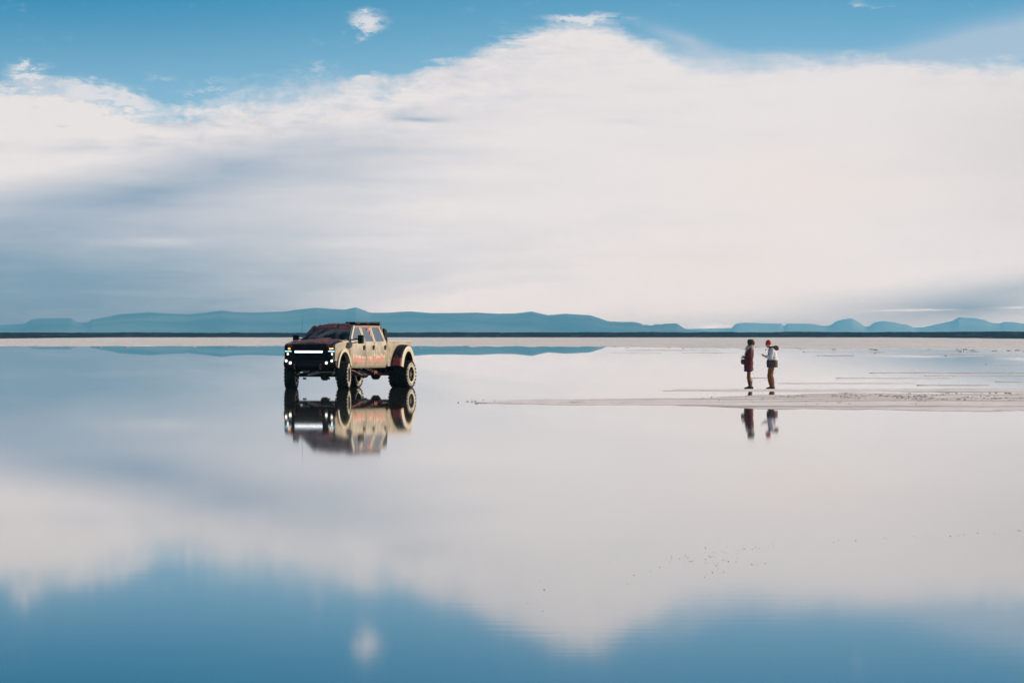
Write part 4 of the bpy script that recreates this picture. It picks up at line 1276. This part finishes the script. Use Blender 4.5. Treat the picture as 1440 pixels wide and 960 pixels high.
# ---- person with the red beanie and a phone
g = ground(1085.0, 546.9)
mn = empty('person', (g.x, g.y, 0), PI - R(3))
tag(mn, 'person in a red beanie and white and brown jacket looking down at a phone', 'person')
J = dict(pelvis=(-.005, 0, .90), waist=(-.02, 0, 1.06), chest=(-.03, 0, 1.30), neck=(.02, 0, 1.46), neck2=(.07, 0, 1.50), head=(.115, 0, 1.555), crown=(.14, 0, 1.635), top=(.15, 0, 1.69),
         sho_l=(-.02, .175, 1.41), sho_r=(-.02, -.175, 1.41), elb_l=(.02, .22, 1.13), elb_r=(.03, -.215, 1.13), wri_l=(.24, .07, 1.18), wri_r=(.235, -.08, 1.175), palm_l=(.295, .035, 1.20), palm_r=(.29, -.045, 1.195),
         hip_l=(0, .09, .85), hip_r=(0, -.09, .85), kne_l=(.065, .10, .49), kne_r=(.035, -.09, .49), ank_l=(-.01, .10, .09), ank_r=(-.035, -.09, .09), toe_l=(.13, .11, .035), toe_r=(.10, -.10, .035),
         pn_l=(0, -.6, .8), pn_r=(0, .6, .8), pt_l=(0, .5, .5), pt_r=(0, -.5, .5), curl=.55, face=(1, 0, -.75))
body, ctr, fwd, up, lat = person_body(mn, J)
b = MB()
b.rings([(-.03, 0, 1.03, .195, .215), (-.035, 0, 1.10, .180, .20), (-.04, 0, 1.20, .168, .19), (-.04, 0, 1.32, .155, .195), (-.035, 0, 1.40, .130, .185), (-.02, 0, 1.45, .095, .125), (.0, 0, 1.49, .07, .08)], 22, jitter=(.03, 8))
for s in ('l', 'r'):
    S, E, Wp = J['sho_' + s], J['elb_' + s], J['wri_' + s]; y = 1 if s == 'l' else -1
    mid = Vector(S).lerp(Vector(E), .5)
    b.tube([Vector(S) + Vector((0, -.06 * y, .02)), S, mid, Vector(E) + Vector((-.01, 0, 0)), Vector(E).lerp(Vector(Wp), .5), Wp], [.06, .082, .080, .072, .058, .046], n=12)
b.build('jacket', MATS['white_fleece'], mn, smooth=True, angle=70)
b = MB(); b.rings([(-.025, 0, .775, .185, .21), (-.025, 0, .79, .195, .22), (-.03, 0, .90, .195, .218), (-.03, 0, 1.02, .198, .218), (-.03, 0, 1.045, .190, .212)], 24, jitter=(.016, 7)); b.build('jacket_skirt', MATS['jacket_brown'], mn, smooth=True, angle=60)
b = MB(); b.rings([(.075, 0, .785, .095, .19), (.08, 0, .92, .10, .19), (.075, 0, 1.04, .10, .18)], 20); b.build('jacket_lining', MATS['blue_cloth'], mn, smooth=True)
b = MB()
for k in range(3):
    pts = [(-.055 + math.cos(t * PI / 8) * (.10 + .008 * k), math.sin(t * PI / 8) * .115, 1.465 + .022 * k - .018 * math.cos(t * PI / 8)) for t in range(17)]
    b.tube(pts, .036, n=7)
b.rings([(-.165, 0, 1.385, .04, .07), (-.17, 0, 1.42, .085, .10), (-.165, 0, 1.48, .095, .115), (-.155, 0, 1.53, .085, .105), (-.15, 0, 1.565, .04, .06)], 16, jitter=(.04, 16))
b.tube([(.03, 0, 1.47), (.085, 0, 1.40), (.105, 0, 1.28), (.12, 0, 1.14)], [(.05, .04), (.05, .035), (.045, .03), (.04, .025)], n=8)
b.build('fur_hood', MATS['fur'], mn, smooth=True, angle=60)
# beanie: dome along the head axis
b = MB()
axis = (up * .9 - fwd * .35).normalized(); bx = lat; by = axis.cross(lat)
def bn(r, h): return [ctr + axis * h + (bx * math.cos(t * PI / 9) + by * math.sin(t * PI / 9)) * r - fwd * .008 for t in range(18)]
rings = []
for r, h in ((.096, .000), (.103, .012), (.103, .045), (.096, .052), (.098, .075), (.088, .11), (.066, .14), (.036, .162), (.010, .172)):
    rings.append([b.vert(p) for p in bn(r, h)])
for a_, c_ in zip(rings, rings[1:]):
    for t in range(18): b.face(a_[t], a_[(t + 1) % 18], c_[(t + 1) % 18], c_[t])
b.face(*rings[-1]); b.face(*rings[0])
b.build('beanie', MATS['red_wool'], mn, smooth=True, angle=50)
b = MB(); leg_tube(b, J['hip_l'], J['kne_l'], J['ank_l'], .112, .088, .070, 0); leg_tube(b, J['hip_r'], J['kne_r'], J['ank_r'], .112, .088, .070, 2); b.build('trousers', MATS['trousers'], mn, smooth=True)
for s in ('l', 'r'):
    b = MB(); boot_mesh(b, J['ank_' + s], J['toe_' + s], .060, .14); b.build('boot', MATS['boot'], mn, smooth=True, angle=50)
ph = MB(); ph.box((0, 0, 0), (.14, .075, .010), ry=R(-14))
po = ph.build('phone', MATS['phone_black'], None, bevel=.003)
po.location = mn.matrix_world @ Vector((0, 0, 0)) if False else Vector((g.x - .340, g.y, 1.232))
po.rotation_euler = (0, 0, PI)
tag(po, 'black phone held in the hands of the person in the red beanie', 'phone')

# ================================================================= HAZE
def haze():
    b = MB(); b.box((0, 0, 0), (1, 1, 1))
    m_ = bpy.data.materials.new('haze'); m_.use_nodes = True
    nt = m_.node_tree; nt.nodes.clear()
    out = nt.nodes.new('ShaderNodeOutputMaterial'); pv = nt.nodes.new('ShaderNodeVolumePrincipled')
    pv.inputs['Color'].default_value = (*HAZE_COL, 1)
    pv.inputs['Density'].default_value = HAZE_D
    pv.inputs['Anisotropy'].default_value = 0.0
    nt.links.new(pv.outputs[0], out.inputs['Volume'])
    o = b.build('haze', m_)
    zb, zt = -1.4, HAZE_TOP
    o.scale = (2 * HAZE_HALF, 2 * HAZE_HALF, zt - zb); o.location = (0, 0, (zt + zb) / 2)
    tag(o, kind='stuff')
    o['label'] = 'thin blue haze over the salt flat and far hills'
haze()
